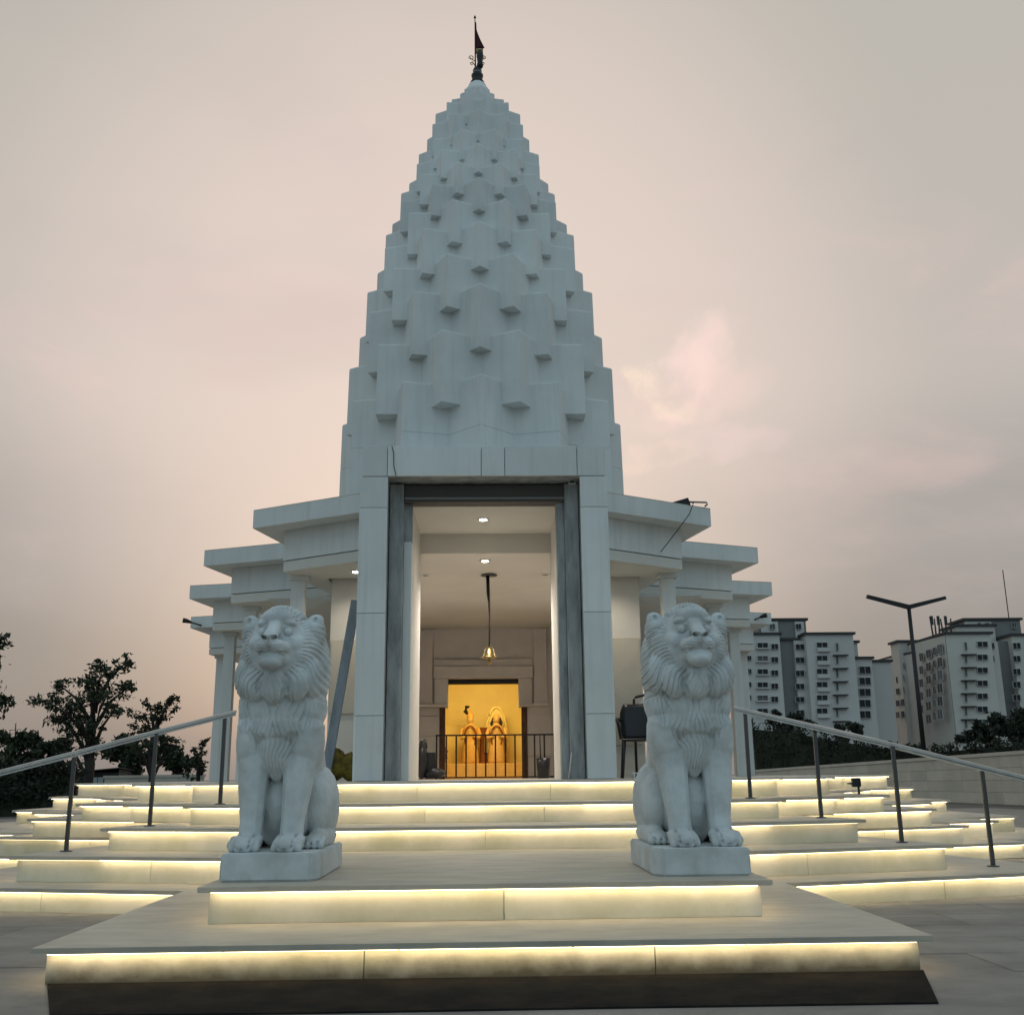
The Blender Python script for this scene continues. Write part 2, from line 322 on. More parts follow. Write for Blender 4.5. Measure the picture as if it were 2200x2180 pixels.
# ------------------------------------------------------------------ temple
temple = thing('temple', 'white temple with tall stepped star spire, square porch and stepped flat canopies', 'temple')
YS = 14.75
TIERS = [('B', 2.028, 4.70), ('A', 2.021, 5.83), ('B', 1.817, 6.62), ('A', 1.762, 7.28), ('B', 1.57, 7.92), ('A', 1.504, 8.39), ('B', 1.328, 8.94), ('A', 1.254, 9.29), ('B', 1.08, 9.69), ('A', .987, 10.01), ('B', .811, 10.39), ('A', .70, 10.79), ('B', .47, 11.18), ('A', .29, 11.52)]
def star(r, off, v=.818):
    pts = []
    for k in range(12):
        a = R_(off+30*k); pts.append((r*math.sin(a), -r*math.cos(a)))
        a += R_(15); pts.append((v*r*math.sin(a), -v*r*math.cos(a)))
    return pts
SPX = -.055
for i, (t, r, z0) in enumerate(TIERS):
    z1 = TIERS[i+1][2] if i+1 < len(TIERS) else 11.74
    if i+2 < len(TIERS): z1 += (.42 if t == 'B' else .34)*(TIERS[i+2][2]-z1)
    bm = bmesh.new()
    if t == 'A': r *= .965
    p0 = star(r, 15 if t == 'A' else 0); n = len(p0)
    jit = [rng.uniform(-.006, .006)*(1+i*.25) for _ in p0]
    rows = []
    cx = -.05+SPX*(i/13); r_ = 1.02
    zm = z0+(z1-z0)*.52
    for z, sc_ in ((z0-.001, 1.0), (zm, .997), (zm+.001, .992), (zm+.006, .992), (zm+.007, .996), (z1-.02, .992), (z1, .985)) if i in (0,) else ((z0-.001, 1.0), (z1-.02, .992), (z1, .985)):
        rows.append([bm.verts.new((cx+x*sc_*(1.02+jit[q]), YS+y*sc_*(1.02+jit[q]), z)) for q, (x, y) in enumerate(p0)])
    for a, b in zip(rows, rows[1:]):
        for q in range(n): bm.faces.new((a[q], a[(q+1) % n], b[(q+1) % n], b[q]))
    cap(bm, rows[0][::-1], rows[-1])
    o = bobj('spire_tier', bm, PAINT, temple)
    # facing seam of each tier: thin shadow line halfway up
lathe('spire_cap', [(.22, 0), (.23, .04), (.20, .1), (.16, .13), (.15, .2), (.1, .25)], PAINT, temple, (SPX-.05, YS, 11.735), 10)
# porch
YP = 12.35
for s in (-1, 1):
    xo = [1.16, 1.475] if s > 0 else [-1.505, -1.19]
    pil = box('pillar', xo[0]+.01, xo[1]-.01, YP+.03, 13.25, Z[5]+.001, 4.67, CONC, temple)
    zs = [Z[5]+.002, 1.80, 2.99, 4.28, 4.672]
    for a, b in zip(zs, zs[1:]):
        box('facing_slab', xo[0], xo[1], YP, YP+.028, a+.003, b-.003, PAINT, pil, .002)
        xs = xo[1] if s > 0 else xo[0]
        box('facing_slab', min(xs, xs+s*.02)-.004, max(xs, xs+s*.02), YP+.001, 13.25, a+.003, b-.003, PAINT, pil, .002)
    # bare concrete jamb, blue-white inner lining, inner reveal
    xi = xo[0] if s > 0 else xo[1]
    a, b = sorted((xi, xi-s*.17)); box('concrete_jamb', a, b, YP+.30, YP+.5, Z[5]+.001, 4.66, CONC, temple, .006)
    a, b = sorted((xi-s*.171, xi-s*.27))
    if s < 0:
        box('jamb_lining', a, b, YP+.44, YP+.6, Z[5]+.001, 3.95, PAINT, temple, .004); box('concrete_jamb', a, b, YP+.46, YP+.6, 3.953, 4.44, CONC, temple)
    else:
        box('concrete_jamb', a, b, YP+.40, YP+.6, Z[5]+.001, 4.5, CONC, temple, .006)
    a, b = sorted((s*.925, s*1.14)); box('reveal_wall', a, b, YP+.602, 14.5, Z[5]+.001, 4.44, PLASTER, temple)
lin = box('lintel', -1.49, 1.46, YP+.032, 13.25, 4.68, 5.03, CONC, temple)
lx = [-1.505, -1.20, -.05, .24, 1.13, 1.475]
for i, (a, b) in enumerate(zip(lx, lx[1:])):
    box('facing_slab', a+.004, b-.004, YP-.004-(.004 if i % 2 else 0), YP+.03, 4.677, 5.055+(.008 if i in (0, 4) else 0), PAINT, lin, .003)
box('coping_slab', -1.507, 1.477, YP+.034, 13.26, 5.032, 5.05, PAINT, lin)
for xs in (-1.506, 1.461):
    box('facing_slab', xs, xs+.018, YP+.034, 13.25, 4.68, 5.028, PAINT, lin)
box('shutter_housing', -1.02, 1.0, YP+.36, YP+.58, 4.44, 4.665, mat('shutter_grey', (.085, .08, .075), .6), temple, .006)
box('shutter_rail', -1.01, .99, YP+.335, YP+.358, 4.47, 4.495, mat('rail_grey', (.2, .2, .19), .5), temple)
# passage ceiling, beam and hall
box('passage_ceiling', -1.14, 1.14, YP+.602, 14.5, 4.441, 4.50, PLASTER, temple)
box('beam', -2.15, 2.15, 14.5, 14.75, 4.16, 4.50, PLASTER, temple)
box('hall_ceiling', -2.15, 2.15, 14.751, 22.6, 4.162, 4.34, PLASTER, temple)
for s in (-1, 1):
    a, b = sorted((s*.925, s*2.15)); box('hall_front_wall', a, b, 14.502, 14.7, Z[5]+.001, 4.158, PLASTER, temple)
    a, b = sorted((s*2.0, s*2.15)); box('hall_side_wall', a, b, 14.702, 22.6, Z[5]+.001, 4.158, PLASTER, temple)
    a, b = sorted((s*1.55, s*2.13)); box('wall_panel', a, b, 14.47, 14.5, 1.95 if s < 0 else 1.5, 2.95, WALLB, temple, .005)
# shrine wall with stepped opening
SX = -.06; YW = 22.3
ox, ob = .74, .92
zt = P(1033, 1458, YW)[1]; zc = P(1033, 1519, YW)[1]
sw = box('shrine_wall', SX-2.0, SX-ob, YW, YW+.25, Z[5], zc, GREYW, temple)
box('shrine_wall', SX+ob, SX+2.0, YW, YW+.25, Z[5], zc, GREYW, temple)
for s in (-1, 1):
    a, b = sorted((SX+s*ox, SX+s*2.0)); box('shrine_wall', a, b, YW-.001, YW+.25, zc+.001, zt, GREYW, temple)
    a, b = sorted((SX+s*ox, SX+s*1.35)); box('corbel', a, b, YW-.22, YW-.002, zc+.001, zc+.06, GREYW, temple, .01)
    a, b = sorted((SX+s*ox, SX+s*1.02)); box('corbel', a, b, YW-.14, YW-.002, zc+.061, zt-.001, GREYW, temple, .006)
    a, b = sorted((SX+s*1.06, SX+s*1.34)); box('wall_pilaster', a, b, YW-.1, YW-.002, zc+.062, 4.15, GREYW, temple, .006)
    a, b = sorted((SX+s*.80, SX+s*(ob-.002))); box('door_jamb', a, b, YW+.02, YW+.2, Z[5]+.002, zc-.002, BRICKM, temple)
    for r_ in range(4):
        for c_ in range(2):
            xa = SX+s*(ob+.02+c_*.5); xb = SX+s*(ob+.5+c_*.5); a, b = sorted((xa, xb)); box('cladding_panel', a, b, YW-.016, YW-.002, Z[5]+.02+r_*.42, Z[5]+.43+r_*.42, GREYW, temple, .004)
box('shrine_wall', SX-2.0, SX+2.0, YW-.001, YW+.25, zt+.001, 4.16, GREYW, temple)
box('shrine_lintel', SX-1.04, SX+1.04, YW-.2, YW-.003, zt+.002, zt+.25, GREYW, temple, .008)
box('shrine_ledge', SX-1.04, SX+1.04, YW-.12, YW-.003, zt+.252, zt+.40, GREYW, temple, .008)
box('shrine_header', SX-ox, SX+ox, YW+.05, YW+.2, zt-.10, zt-.001, BLACK, temple)
# lit inner shrine
box('shrine_back_wall', -1.7, 1.6, 25.0, 25.1, Z[5], 3.4, SHRINE, temple)
box('shrine_side_wall', -1.8, -1.7, YW+.26, 25.1, Z[5], 3.4, SHRINE, temple)
box('shrine_side_wall', 1.6, 1.7, YW+.26, 25.1, Z[5], 3.4, SHRINE, temple)
box('shrine_roof', -1.8, 1.7, YW+.26, 25.1, 3.41, 3.5, SHRINE, temple)
for s in (-1, 1): box('shrine_side_panel', SX+s*.72-.28, SX+s*.72+.28, 24.85, 24.98, Z[5]+.32, 2.28, SHRINE, temple, .01)
box('shrine_dais', -1.4, 1.3, 23.9, 24.84, Z[5]+.001, Z[5]+.33, IDOLS, temple, .01)
# canopies, beams, columns
CAN = [(1.5, 12.86), (3.06, 13.75), (2.66, 15.62), (4.35, 16.3), (3.78, 19.0), (5.40, 19.4), (4.9, 22.8), (6.42, 23.3), (6.0, 27)]
full = [(1.5, 14.6), (-1.53, 14.6)] + [(-x*1.02, y) for x, y in CAN] + [(x, y) for x, y in reversed(CAN)]
prism('canopy_roof', full, 4.36, 4.60, PAINT, temple)
prism('canopy_capping', offset_line(full, -.0, True), 4.601, 4.612, NOSE, temple)
for s in (-1, 1):
    def half(d, inner, k=1.0):
        pts = offset_line(CAN, -d) ; pts[0] = (inner, pts[0][1] + .02); pts[-1] = (pts[-1][0], 26.6)
        loop = [(inner if inner > 2 else 2.16, 26.6)]
        loop = pts + [(2.16, 26.6), (2.16, 14.45), (inner, 14.45)]
        return [(s*x*(1.02 if s < 0 else 1), y) for x, y in loop]
    prism('canopy_beam', half(.34, 1.51), 3.95, 4.358, PAINT, temple)
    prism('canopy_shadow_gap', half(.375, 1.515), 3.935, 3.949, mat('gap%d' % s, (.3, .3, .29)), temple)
    prism('canopy_inner_beam', half(.345, 1.515), 3.80, 3.934, PLASTER, temple)
    for (cx, cy) in ((2.52, 14.3), (3.72, 16.95), (4.75, 20.0), (5.85, 23.9)):
        cx *= s*(1.02 if s < 0 else 1)
        col = box('column', cx-.095, cx+.095, cy-.095, cy+.095, Z[5]+.001, 3.74, PAINT, temple, .004)
        box('capital', cx-.13, cx+.13, cy-.13, cy+.13, 3.741, 3.799, PAINT, col, .004)
        box('facing_slab', cx-.098, cx+.098, cy-.098, cy-.096, Z[5]+.01, 2.2, PAINT, col)
    xc = s*2.9
    mobj('ceiling_fin', [(s*2.3, 15.9, 3.798), (s*3.3, 15.7, 3.798), (s*3.2, 17.4, 3.798), (s*2.3, 15.9, 3.76), (s*3.3, 15.7, 3.74), (s*3.2, 17.4, 3.74)], [(0, 1, 2), (5, 4, 3), (0, 3, 4, 1), (1, 4, 5, 2), (2, 5, 3, 0)], PAINT, temple)
# ------------------------------------------------------------------ finial and flag
FX = SPX-.05
fin = thing('finial', 'dark finial with maroon pennant and brass scrolls on the spire top', 'finial', (FX, YS, 11.97))
lathe('pot', [(.10, 0), (.115, .03), (.09, .07), (.075, .09), (.09, .12), (.098, .17), (.07, .21), (.065, .23), (.075, .25), (.06, .29), (.05, .31)], BLACK, fin)
lathe('collar', [(.069, .212), (.069, .226)], SILV, fin)
lathe('spindle', [(.04, .30), (.055, .34), (.042, .40), (.05, .47), (.058, .52), (.05, .58), (.035, .62)], BLACK, fin, (.045, -.02, 0))
tube('flag_pole', [(-.03, 0, .28), (-.034, 0, .9), (-.037, 0, 1.26)], [.014, .011, .008], BLACK, fin, 6)
lathe('pole_tip', [(.008, 0), (.022, .02), (.012, .05), (.002, .07)], BLACK, fin, (-.037, 0, 1.25), 8)
fv, ff = [], []
for i in range(13):
    t = i/12; z = 1.18-.5*t; wd = .012+.02*t+.12*max(0, t-.25)**1.15/.75**1.15
    for j in range(5):
        u = j/4; fv.append((-.03+u*wd, .025*math.sin(u*7+t*3)*u, z))
for i in range(12):
    for j in range(4): a = i*5+j; ff.append((a, a+1, a+6, a+5))
o = mobj('pennant', fv, ff, FLAGM, fin, True); md = o.modifiers.new('s', 'SOLIDIFY'); md.thickness = .004
fv = [(-.03+u*.125, .025*math.sin(u*7+3)*u, z) for z in (.678, .62, .57) for u in (0, .25, .5, .75, 1)]
o = mobj('pennant_fringe', fv, [(i*5+j, i*5+j+1, i*5+j+6, i*5+j+5) for i in range(2) for j in range(4)], FLAGG, fin, True); md = o.modifiers.new('s', 'SOLIDIFY'); md.thickness = .004
for s in (-1, 1):
    for (z, r, t0) in ((.50, .045, 0), (.40, .034, 2)):
        pts = [(s*(.055+.04+r*(1-k/22)*math.cos(t0+k*.42)), .0, z+r*(1-k/22)*math.sin(t0+k*.42)) for k in range(18)]
        tube('scroll', [(s*.03, 0, z-.06)]+pts, .007, BRASS, fin, 5)
# ------------------------------------------------------------------ lion statues
ICO = {}
def ico(sub):
    if sub not in ICO:
        b = bmesh.new(); bmesh.ops.create_icosphere(b, subdivisions=sub, radius=1)
        ICO[sub] = (np.array([v.co[:] for v in b.verts]), np.array([[v.index for v in f.verts] for f in b.faces])); b.free()
    return ICO[sub]
def lion_mesh(seed):
    rg = random.Random(seed); AV, AF = [], []; cntv = [0]
    def E_(c, r, rot=None, sub=3):
        v, f = ico(sub); v = v*np.array(r)
        if rot: v = v @ np.array(Euler(rot).to_matrix()).T
        AV.append(v+np.array(c)); AF.append(f+cntv[0]); cntv[0] += len(v)
    def add_strand(pts, rad, nrm_, flatk, n=8):
        m = len(pts); vs_ = []
        for i, p in enumerate(pts):
            d = (pts[min(i+1, m-1)]-pts[max(i-1, 0)]).normalized(); sd = d.cross(nrm_[i]).normalized(); t = sd.cross(d).normalized()
            for k in range(n):
                a = 2*math.pi*k/n; vs_.append(p+sd*(rad[i]*math.cos(a))+t*(flatk*rad[i]*math.sin(a)))
        vs_ += [pts[0], pts[-1]]; fs = []; b0, b1 = m*n, m*n+1
        for i in range(m-1):
            for k in range(n):
                a, b, c, d = i*n+k, i*n+(k+1) % n, (i+1)*n+(k+1) % n, (i+1)*n+k; fs += [(a, b, c), (a, c, d)]
        for k in range(n): fs += [(b0, (k+1) % n, k), (b1, (m-1)*n+k, (m-1)*n+(k+1) % n)]
        AV.append(np.array([v[:] for v in vs_])); AF.append(np.array(fs)+cntv[0]); cntv[0] += len(vs_)
    def limb(pts, n=20):
        for (a, b) in zip(pts, pts[1:]):
            for k in range(n+1):
                t = k/n; p = [a[i]+(b[i]-a[i])*t for i in range(4)]; E_(p[:3], (p[3],)*3, None, 2)
    # trunk, haunches, legs
    limb([(0, .44, 1.05, .27), (0, .55, .80, .27), (0, .78, .52, .26), (0, .93, .34, .25)])
    E_((0, .62, .30), (.23, .34, .33))
    for s in (-1, 1):
        E_((s*.185, .36, .74), (.125, .18, .27))
        limb([(s*.175, .34, .72, .135), (s*.165, .27, .42, .108), (s*.150, .23, .20, .086), (s*.150, .20, .08, .086)])
        E_((s*.152, .13, .055), (.104, .14, .066))
        for q, dx in enumerate((-.078, -.027, .027, .078)):
            yy = .035 if abs(dx) < .05 else .065
            limb([(s*.152+dx, yy+.11, .085, .030), (s*.152+dx, yy+.035, .062, .031), (s*.152+dx*1.06, yy, .032, .029)], 3)
        E_((s*.205, .82, .29), (.15, .29, .29)); E_((s*.225, .64, .29), (.12, .19, .21))
        limb([(s*.25, .85, .08, .09), (s*.262, .52, .065, .072)]); E_((s*.265, .44, .05), (.09, .12, .055))
        for dx in (-.068, -.023, .023, .068): limb([(s*.265+dx, .41, .07, .026), (s*.265+dx, .335, .035, .026)], 3)
    # head
    E_((0, .27, 1.47), (.205, .215, .19)); E_((0, .155, 1.575), (.145, .11, .075), (R_(-25), 0, 0))
    for q in (-.012, 0, .012): limb([(q, .13, 1.560, .052), (q*.9, .04, 1.497, .041), (q*1.5, -.05, 1.442, .037)])
    E_((0, -.078, 1.434), (.064, .036, .025)); E_((0, -.072, 1.405), (.028, .034, .04))
    for s in (-1, 1):
        E_((s*.050, -.026, 1.378), (.058, .066, .044)); E_((s*.082, .02, 1.370), (.048, .070, .044)); E_((s*.050, -.016, 1.350), (.058, .062, .026))
        E_((s*.092, .118, 1.556), (.060, .048, .026), (0, s*R_(10), 0))
        E_((s*.145, .15, 1.40), (.075, .085, .075)); E_((s*.16, .19, 1.34), (.09, .11, .11))
        E_((s*.130, .125, 1.437), (.055, .055, .020), (0, s*R_(10), 0))
        E_((s*.243, .30, 1.562), (.070, .055, .080), (0, s*R_(30), 0)); E_((s*.275, .31, 1.60), (.032, .04, .035)); E_((s*.225, .32, 1.52), (.10, .10, .10)); E_((s*.27, .33, 1.50), (.055, .08, .10))
    limb([(-.050, -.010, 1.288, .048), (.050, -.010, 1.288, .048)], 8); E_((0, -.012, 1.262), (.088, .076, .050)); E_((0, .01, 1.305), (.105, .07, .035)); E_((0, .1, 1.29), (.13, .1, .07))
    # crest of hair between the ears
    E_((0, .30, 1.615), (.17, .16, .085)); E_((0, .27, 1.655), (.115, .12, .05))
    # ruff: a full collar with scalloped lobes along its lower edge
    E_((0, .36, 1.33), (.318, .315, .33), None, 4); E_((0, .50, 1.30), (.325, .30, .38), None, 4)
    for (x, y, z, rx, ry, rz) in ((0, .118, 1.115, .105, .095, .13), (.155, .15, 1.13, .10, .09, .125), (-.155, .15, 1.13, .10, .09, .125), (.255, .25, 1.18, .085, .11, .15), (-.255, .25, 1.18, .085, .11, .15), (.30, .38, 1.22, .055, .12, .19), (-.30, .38, 1.22, .055, .12, .19)):
        E_((x, y, z), (rx*rg.uniform(.96, 1.04), ry, rz*rg.uniform(.97, 1.03)))
    # second bib, V-shaped, over wide shoulders; third bib below it
    E_((0, .37, .96), (.265, .245, .27), None, 4); E_((0, .27, .86), (.17, .15, .16))
    for s in (-1, 1): E_((s*.20, .40, .99), (.135, .20, .20)); E_((s*.20, .37, .74), (.130, .185, .27)); E_((s*.09, .29, .84), (.13, .15, .14))
    E_((0, .29, .70), (.145, .145, .20)); E_((0, .31, .61), (.080, .10, .15))
    HM = Matrix.Identity(4)
    AVv = np.concatenate(AV).astype(np.float32); AFf = np.concatenate(AF).astype(np.int32)
    me = bpy.data.meshes.new('tmp'); me.vertices.add(len(AVv)); me.vertices.foreach_set('co', AVv.ravel())
    me.loops.add(AFf.size); me.loops.foreach_set('vertex_index', AFf.ravel()); me.polygons.add(len(AFf)); me.polygons.foreach_set('loop_start', np.arange(0, AFf.size, 3, dtype=np.int32)); me.update(calc_edges=True)
    o = bpy.data.objects.new('tmp', me); C.objects.link(o)
    md = o.modifiers.new('r', 'REMESH'); md.mode = 'VOXEL'; md.voxel_size = .0044; md.use_smooth_shade = True
    md = o.modifiers.new('s', 'SMOOTH'); md.factor = .5; md.iterations = 1
    dg = bpy.context.evaluated_depsgraph_get(); me2 = bpy.data.meshes.new_from_object(o.evaluated_get(dg))
    bpy.data.objects.remove(o); bpy.data.meshes.remove(me)
    n = len(me2.vertices); co = np.empty(n*3, np.float32); me2.vertices.foreach_get('co', co); co = co.reshape(-1, 3)
    nr = np.empty(n*3, np.float32); me2.vertices.foreach_get('normal', nr); nr = nr.reshape(-1, 3)
    # soften the joins between the modelled masses, most on the face
    ed = np.empty(len(me2.edges)*2, np.int32); me2.edges.foreach_get('vertices', ed); ed = ed.reshape(-1, 2)
    rho0 = np.sqrt((co[:, 0]/.20)**2+((co[:, 2]-1.41)/.22)**2); fm = (rho0 < 1.25) & (co[:, 1] < .30)
    wts = (np.clip((1.2-rho0)/.2, 0, 1)*fm*.6).astype(np.float32)[:, None]
    def relax(wt, it):
        for _ in range(it):
            acc = np.stack([np.bincount(ed[:, 0], co[ed[:, 1], q], n)+np.bincount(ed[:, 1], co[ed[:, 0], q], n) for q in range(3)], 1)
            deg = np.bincount(ed[:, 0], minlength=n)+np.bincount(ed[:, 1], minlength=n)
            co[:] = co+wt*((acc/np.maximum(deg, 1)[:, None]).astype(np.float32)-co)
    relax(wts, 14); relax(np.full((n, 1), .5, np.float32), 4)
    me2.vertices.foreach_set('co', co.ravel()); me2.update(); me2.vertices.foreach_get('normal', nr.reshape(-1)) if False else None
    nn_ = np.empty(n*3, np.float32); me2.vertices.foreach_get('normal', nn_); nr = nn_.reshape(-1, 3)
    def carve(pts, rad, depth, dirv=None):
        pts = np.array([(HM @ Vector(p))[:] if p[2] > 1.2 else p for p in pts], np.float32); dmin = np.full(n, 9., np.float32)
        for a, b in zip(pts, pts[1:]):
            ab = b-a; t = np.clip(((co-a)@ab)/(ab@ab), 0, 1); dmin = np.minimum(dmin, np.linalg.norm(co-(a+t[:, None]*ab), axis=1))
        wgt = np.clip(1-dmin/rad, 0, 1); wgt = wgt*wgt*(3-2*wgt)
        dv = nr if dirv is None else -np.array(dirv, np.float32)
        co[:] -= dv*(wgt*depth)[:, None]
    for s in (-1, 1):
        carve([(s*.083, .050, 1.492), (s*.115, .062, 1.489)], .050, .050, (0, 1, 0))           # eye socket
        carve([(s*.05, .03, 1.482), (s*.062, .045, 1.475)], .02, .018, (0, 1, 0))
        carve([(s*.029, -.104, 1.420), (s*.047, -.094, 1.427)], .025, .062, (0, 1, .15))          # nostril
        carve([(s*.006, -.086, 1.336), (s*.052, -.074, 1.331), (s*.094, -.02, 1.316), (s*.112, .03, 1.302)], .014, .024)   # mouth
        carve([(s*.108, .01, 1.310), (s*.118, .04, 1.300)], .017, .02)
        carve([(s*.256, .25, 1.598), (s*.246, .25, 1.560)], .024, .022, (0, 1, 0))                 # ear hollow
        for dx in (-.052, 0, .052): carve([(s*.152+dx, .14, .11), (s*.152+dx, .03, .08), (s*.152+dx, .005, .02)], .015, .026)
        for dx in (-.045, 0, .045): carve([(s*.265+dx, .40, .085), (s*.265+dx, .31, .04)], .012, .020)
    carve([(0, -.105, 1.415), (0, -.09, 1.335)], .009, .010)
    for s in (-1, 1): carve([(s*.088, .055, 1.19), (s*.108, .07, 1.10), (s*.085, .085, 1.01)], .030, .030); carve([(s*.21, .12, 1.20), (s*.225, .16, 1.10), (s*.20, .17, 1.03)], .028, .026)
    # engraved hair: combed grooves on the ruff, the bibs and the crest
    x, y, z = co[:, 0].copy(), co[:, 1].copy(), co[:, 2].copy(); ax = np.abs(x); sg = np.where(x >= 0, 1., -1.)
    sst = lambda v, a, b: (lambda t: t*t*(3-2*t))(np.clip((v-a)/(b-a), 0, 1))
    p1, p2, p3 = (rg.uniform(0, 6.28) for _ in range(3))
    wob = np.sin(x*23+p1)*np.sin(z*19+p2)+.6*np.sin(x*41+z*33+p3)
    def groove(ph, sharp=2.2): return (1-np.abs(np.sin(ph)))**sharp
    an = np.arctan2(x, -(z-1.42)); rho = np.sqrt((x/.20)**2+((z-1.41)/.215)**2)
    hair = sst(rho, .98, 1.12)*sst(y, -.2, .05)*sst(np.sqrt((ax-.25)**2+(z-1.59)**2), .055, .085)
    edge = 1.0+.035*np.cos(an*5)
    w1 = hair*sst(z, .985, 1.03)
    ph1 = an*25+sg*1.5*np.sin(rho*4.2+ax*5+p1)+.5*wob+y*9*sst(ax, .2, .3)*sg
    g1 = groove(ph1)*(.65+.35*np.sin(an*7+rho*3+p2)); fine1 = groove(ph1*2.03+1, 1.5)
    b2 = .755+.25*np.clip(ax-.03, 0, 1)+.01*np.sin(x*60)
    w2 = sst(z, b2-.02, b2+.03)*(1-sst(z, .99, 1.03))*sst(.75-y, 0, .1)
    ph2 = x*math.pi/.040+sg*1.5*np.sin(z*21+ax*8+p2)+.35*wob+y*14*sst(ax, .22, .3)*sg
    g2 = groove(ph2)*(.7+.3*np.sin(x*31+z*9)); fine2 = groove(ph2*2.0+.7, 1.5)
    t3 = np.clip((z-.46)/.34, 0, 1); w3 = sst(.02+.21*t3-ax, 0, .03)*sst(z, .45, .49)*(1-w2)*(z < 1.0)*(y < .32)
    ph3 = x/(.35+.65*t3)*math.pi/.042+1.3*np.sin(z*27+p3)+.5*wob
    g3 = groove(ph3)
    d = -(w1*(.0155*g1+.005*fine1)+w2*(.0145*g2+.005*fine2)+w3*(.0125*g3+.004*groove(ph3*2+1)))
    # raised lower edges of the bibs
    d += .012*w2*(1-sst(z, b2, b2+.07))+.010*w3*sst(.08-t3, 0, .08)
    # whisker pads
    wm = sst(.125-ax, 0, .02)*sst(ax, .02, .035)*(1-sst(np.abs(z-1.372), .03, .045))*(y < .05)
    d -= wm*.004*groove((z-ax*.12)*math.pi/.021, 1.6)
    # knuckle lines and chisel roughness
    f1 = np.sin(x*61+np.sin(z*47)*1.7)*np.sin(z*53+np.sin(y*39)*1.5)*np.sin(y*57+x*31)
    d += f1*.0009
    co += nr*d[:, None]
    me2.vertices.foreach_set('co', co.ravel()); me2.update()
    bm = bmesh.new(); bm.from_mesh(me2)
    for s in (-1, 1): add_ell(bm, HM @ Vector((s*.094, .088, 1.488)), (.031, .028, .029), 3)
    bm.to_mesh(me2); bm.free()
    me2.polygons.foreach_set('use_smooth', [True]*len(me2.polygons)); me2.name = 'lion_figure'
    me2.materials.clear(); me2.materials.append(LIONM); return me2
for s, lab, seed in ((-1, 'seated grey stone lion on plinth beside the leaning steel channel', 3), (1, 'seated grey stone lion on plinth in front of the black plastic chair', 11)):
    t = thing('lion_statue', lab, 'statue', (s*1.475, 7.5, Z[2]), 0, 'stone lions on the landing')
    bm = bmesh.new(); c_ = .05
    pts = [(-.33, 0), (.33-(.05 if s < 0 else 0), 0), (.33, .09 if s < 0 else 0), (.33, 1.24), (-.33, 1.24)]
    if s > 0: pts = [(-.33+.06, 0), (.33, 0), (.33, 1.24), (-.33, 1.24), (-.33, .10)]
    lo = [bm.verts.new((x, y, .001)) for x, y in pts]; hi = [bm.verts.new((x, y, .182)) for x, y in pts]
    for i in range(5): bm.faces.new((lo[i], lo[(i+1) % 5], hi[(i+1) % 5], hi[i]))
    bm.faces.new(lo[::-1]); bm.faces.new(hi)
    bmesh.ops.bevel(bm, geom=list(bm.edges), offset=.012, segments=2, affect='EDGES')
    bobj('plinth', bm, LIONM, t)
    b = link(bpy.data.objects.new('lion_figure', lion_mesh(seed)), t); b.location = (s*.07, .10, .172); b.scale = (.985, 1.0, 1.035); b.rotation_euler = (0, 0, s*R_(4))
# ------------------------------------------------------------------ handrails
def handrail(label, pts, ext):
    t = thing('handrail', label, 'handrail', (0, 0, 0), 0, 'handrails on the steps')
    tops = []
    for (x, y, z) in pts:
        bm = bmesh.new(); add_box(bm, x-.02, x+.02, y-.014, y+.014, z+.006, z+.93, .003); po = bobj('post', bm, POSTM, t)
        lathe('base_plate', [(.06, 0), (.06, .007), (.03, .012)], POSTM, po, (x, y, z+.001), 12)
        tops.append(Vector((x, y, z+.95)))
    tops = [tops[0]+(tops[0]-tops[1])*ext]+tops+[tops[-1]+(tops[-1]-tops[-2]).normalized()*.12]
    sm = []
    for i in range(len(tops)-1):
        for q in range(5): sm.append(tops[i].lerp(tops[i+1], q/5))
    sm.append(tops[-1])
    for _ in range(3): sm = [sm[0]]+[(sm[i-1]+sm[i]*2+sm[i+1])/4 for i in range(1, len(sm)-1)]+[sm[-1]]
    for nm, wd, dz, h in (('top_rail', .035, 0, .018), ('under_rail', .022, -.032, .012)):
        bm = bmesh.new(); rings = []
        for i, p in enumerate(sm):
            d = (sm[min(i+1, len(sm)-1)]-sm[max(0, i-1)]); d.z = 0; d.normalize(); sd_ = Vector((d.y, -d.x, 0))
            rings.append([bm.verts.new(p+sd_*a*wd+Vector((0, 0, dz+b*h))) for a, b in ((-1, -1), (1, -1), (1, .6), (.6, 1), (-.6, 1), (-1, .6))])
        for a, b in zip(rings, rings[1:]):
            for k in range(6): bm.faces.new((a[k], a[(k+1) % 6], b[(k+1) % 6], b[k]))
        bm.faces.new(rings[0][::-1]); bm.faces.new(rings[-1]); bobj(nm, bm, STEEL, t)
handrail('steel handrail with dark posts left of the lions', [(-4.92, 10.6, Z[1]), (-4.15, 10.95, Z[2]), (-3.45, 11.28, Z[3]), (-2.86, 11.75, Z[4])], .5)
handrail('steel handrail with dark posts in front of the beige wall', [(4.97, 10.72, Z[1]), (4.1, 10.75, Z[2]), (3.52, 11.4, Z[3]), (2.88, 11.8, Z[4])], .9)
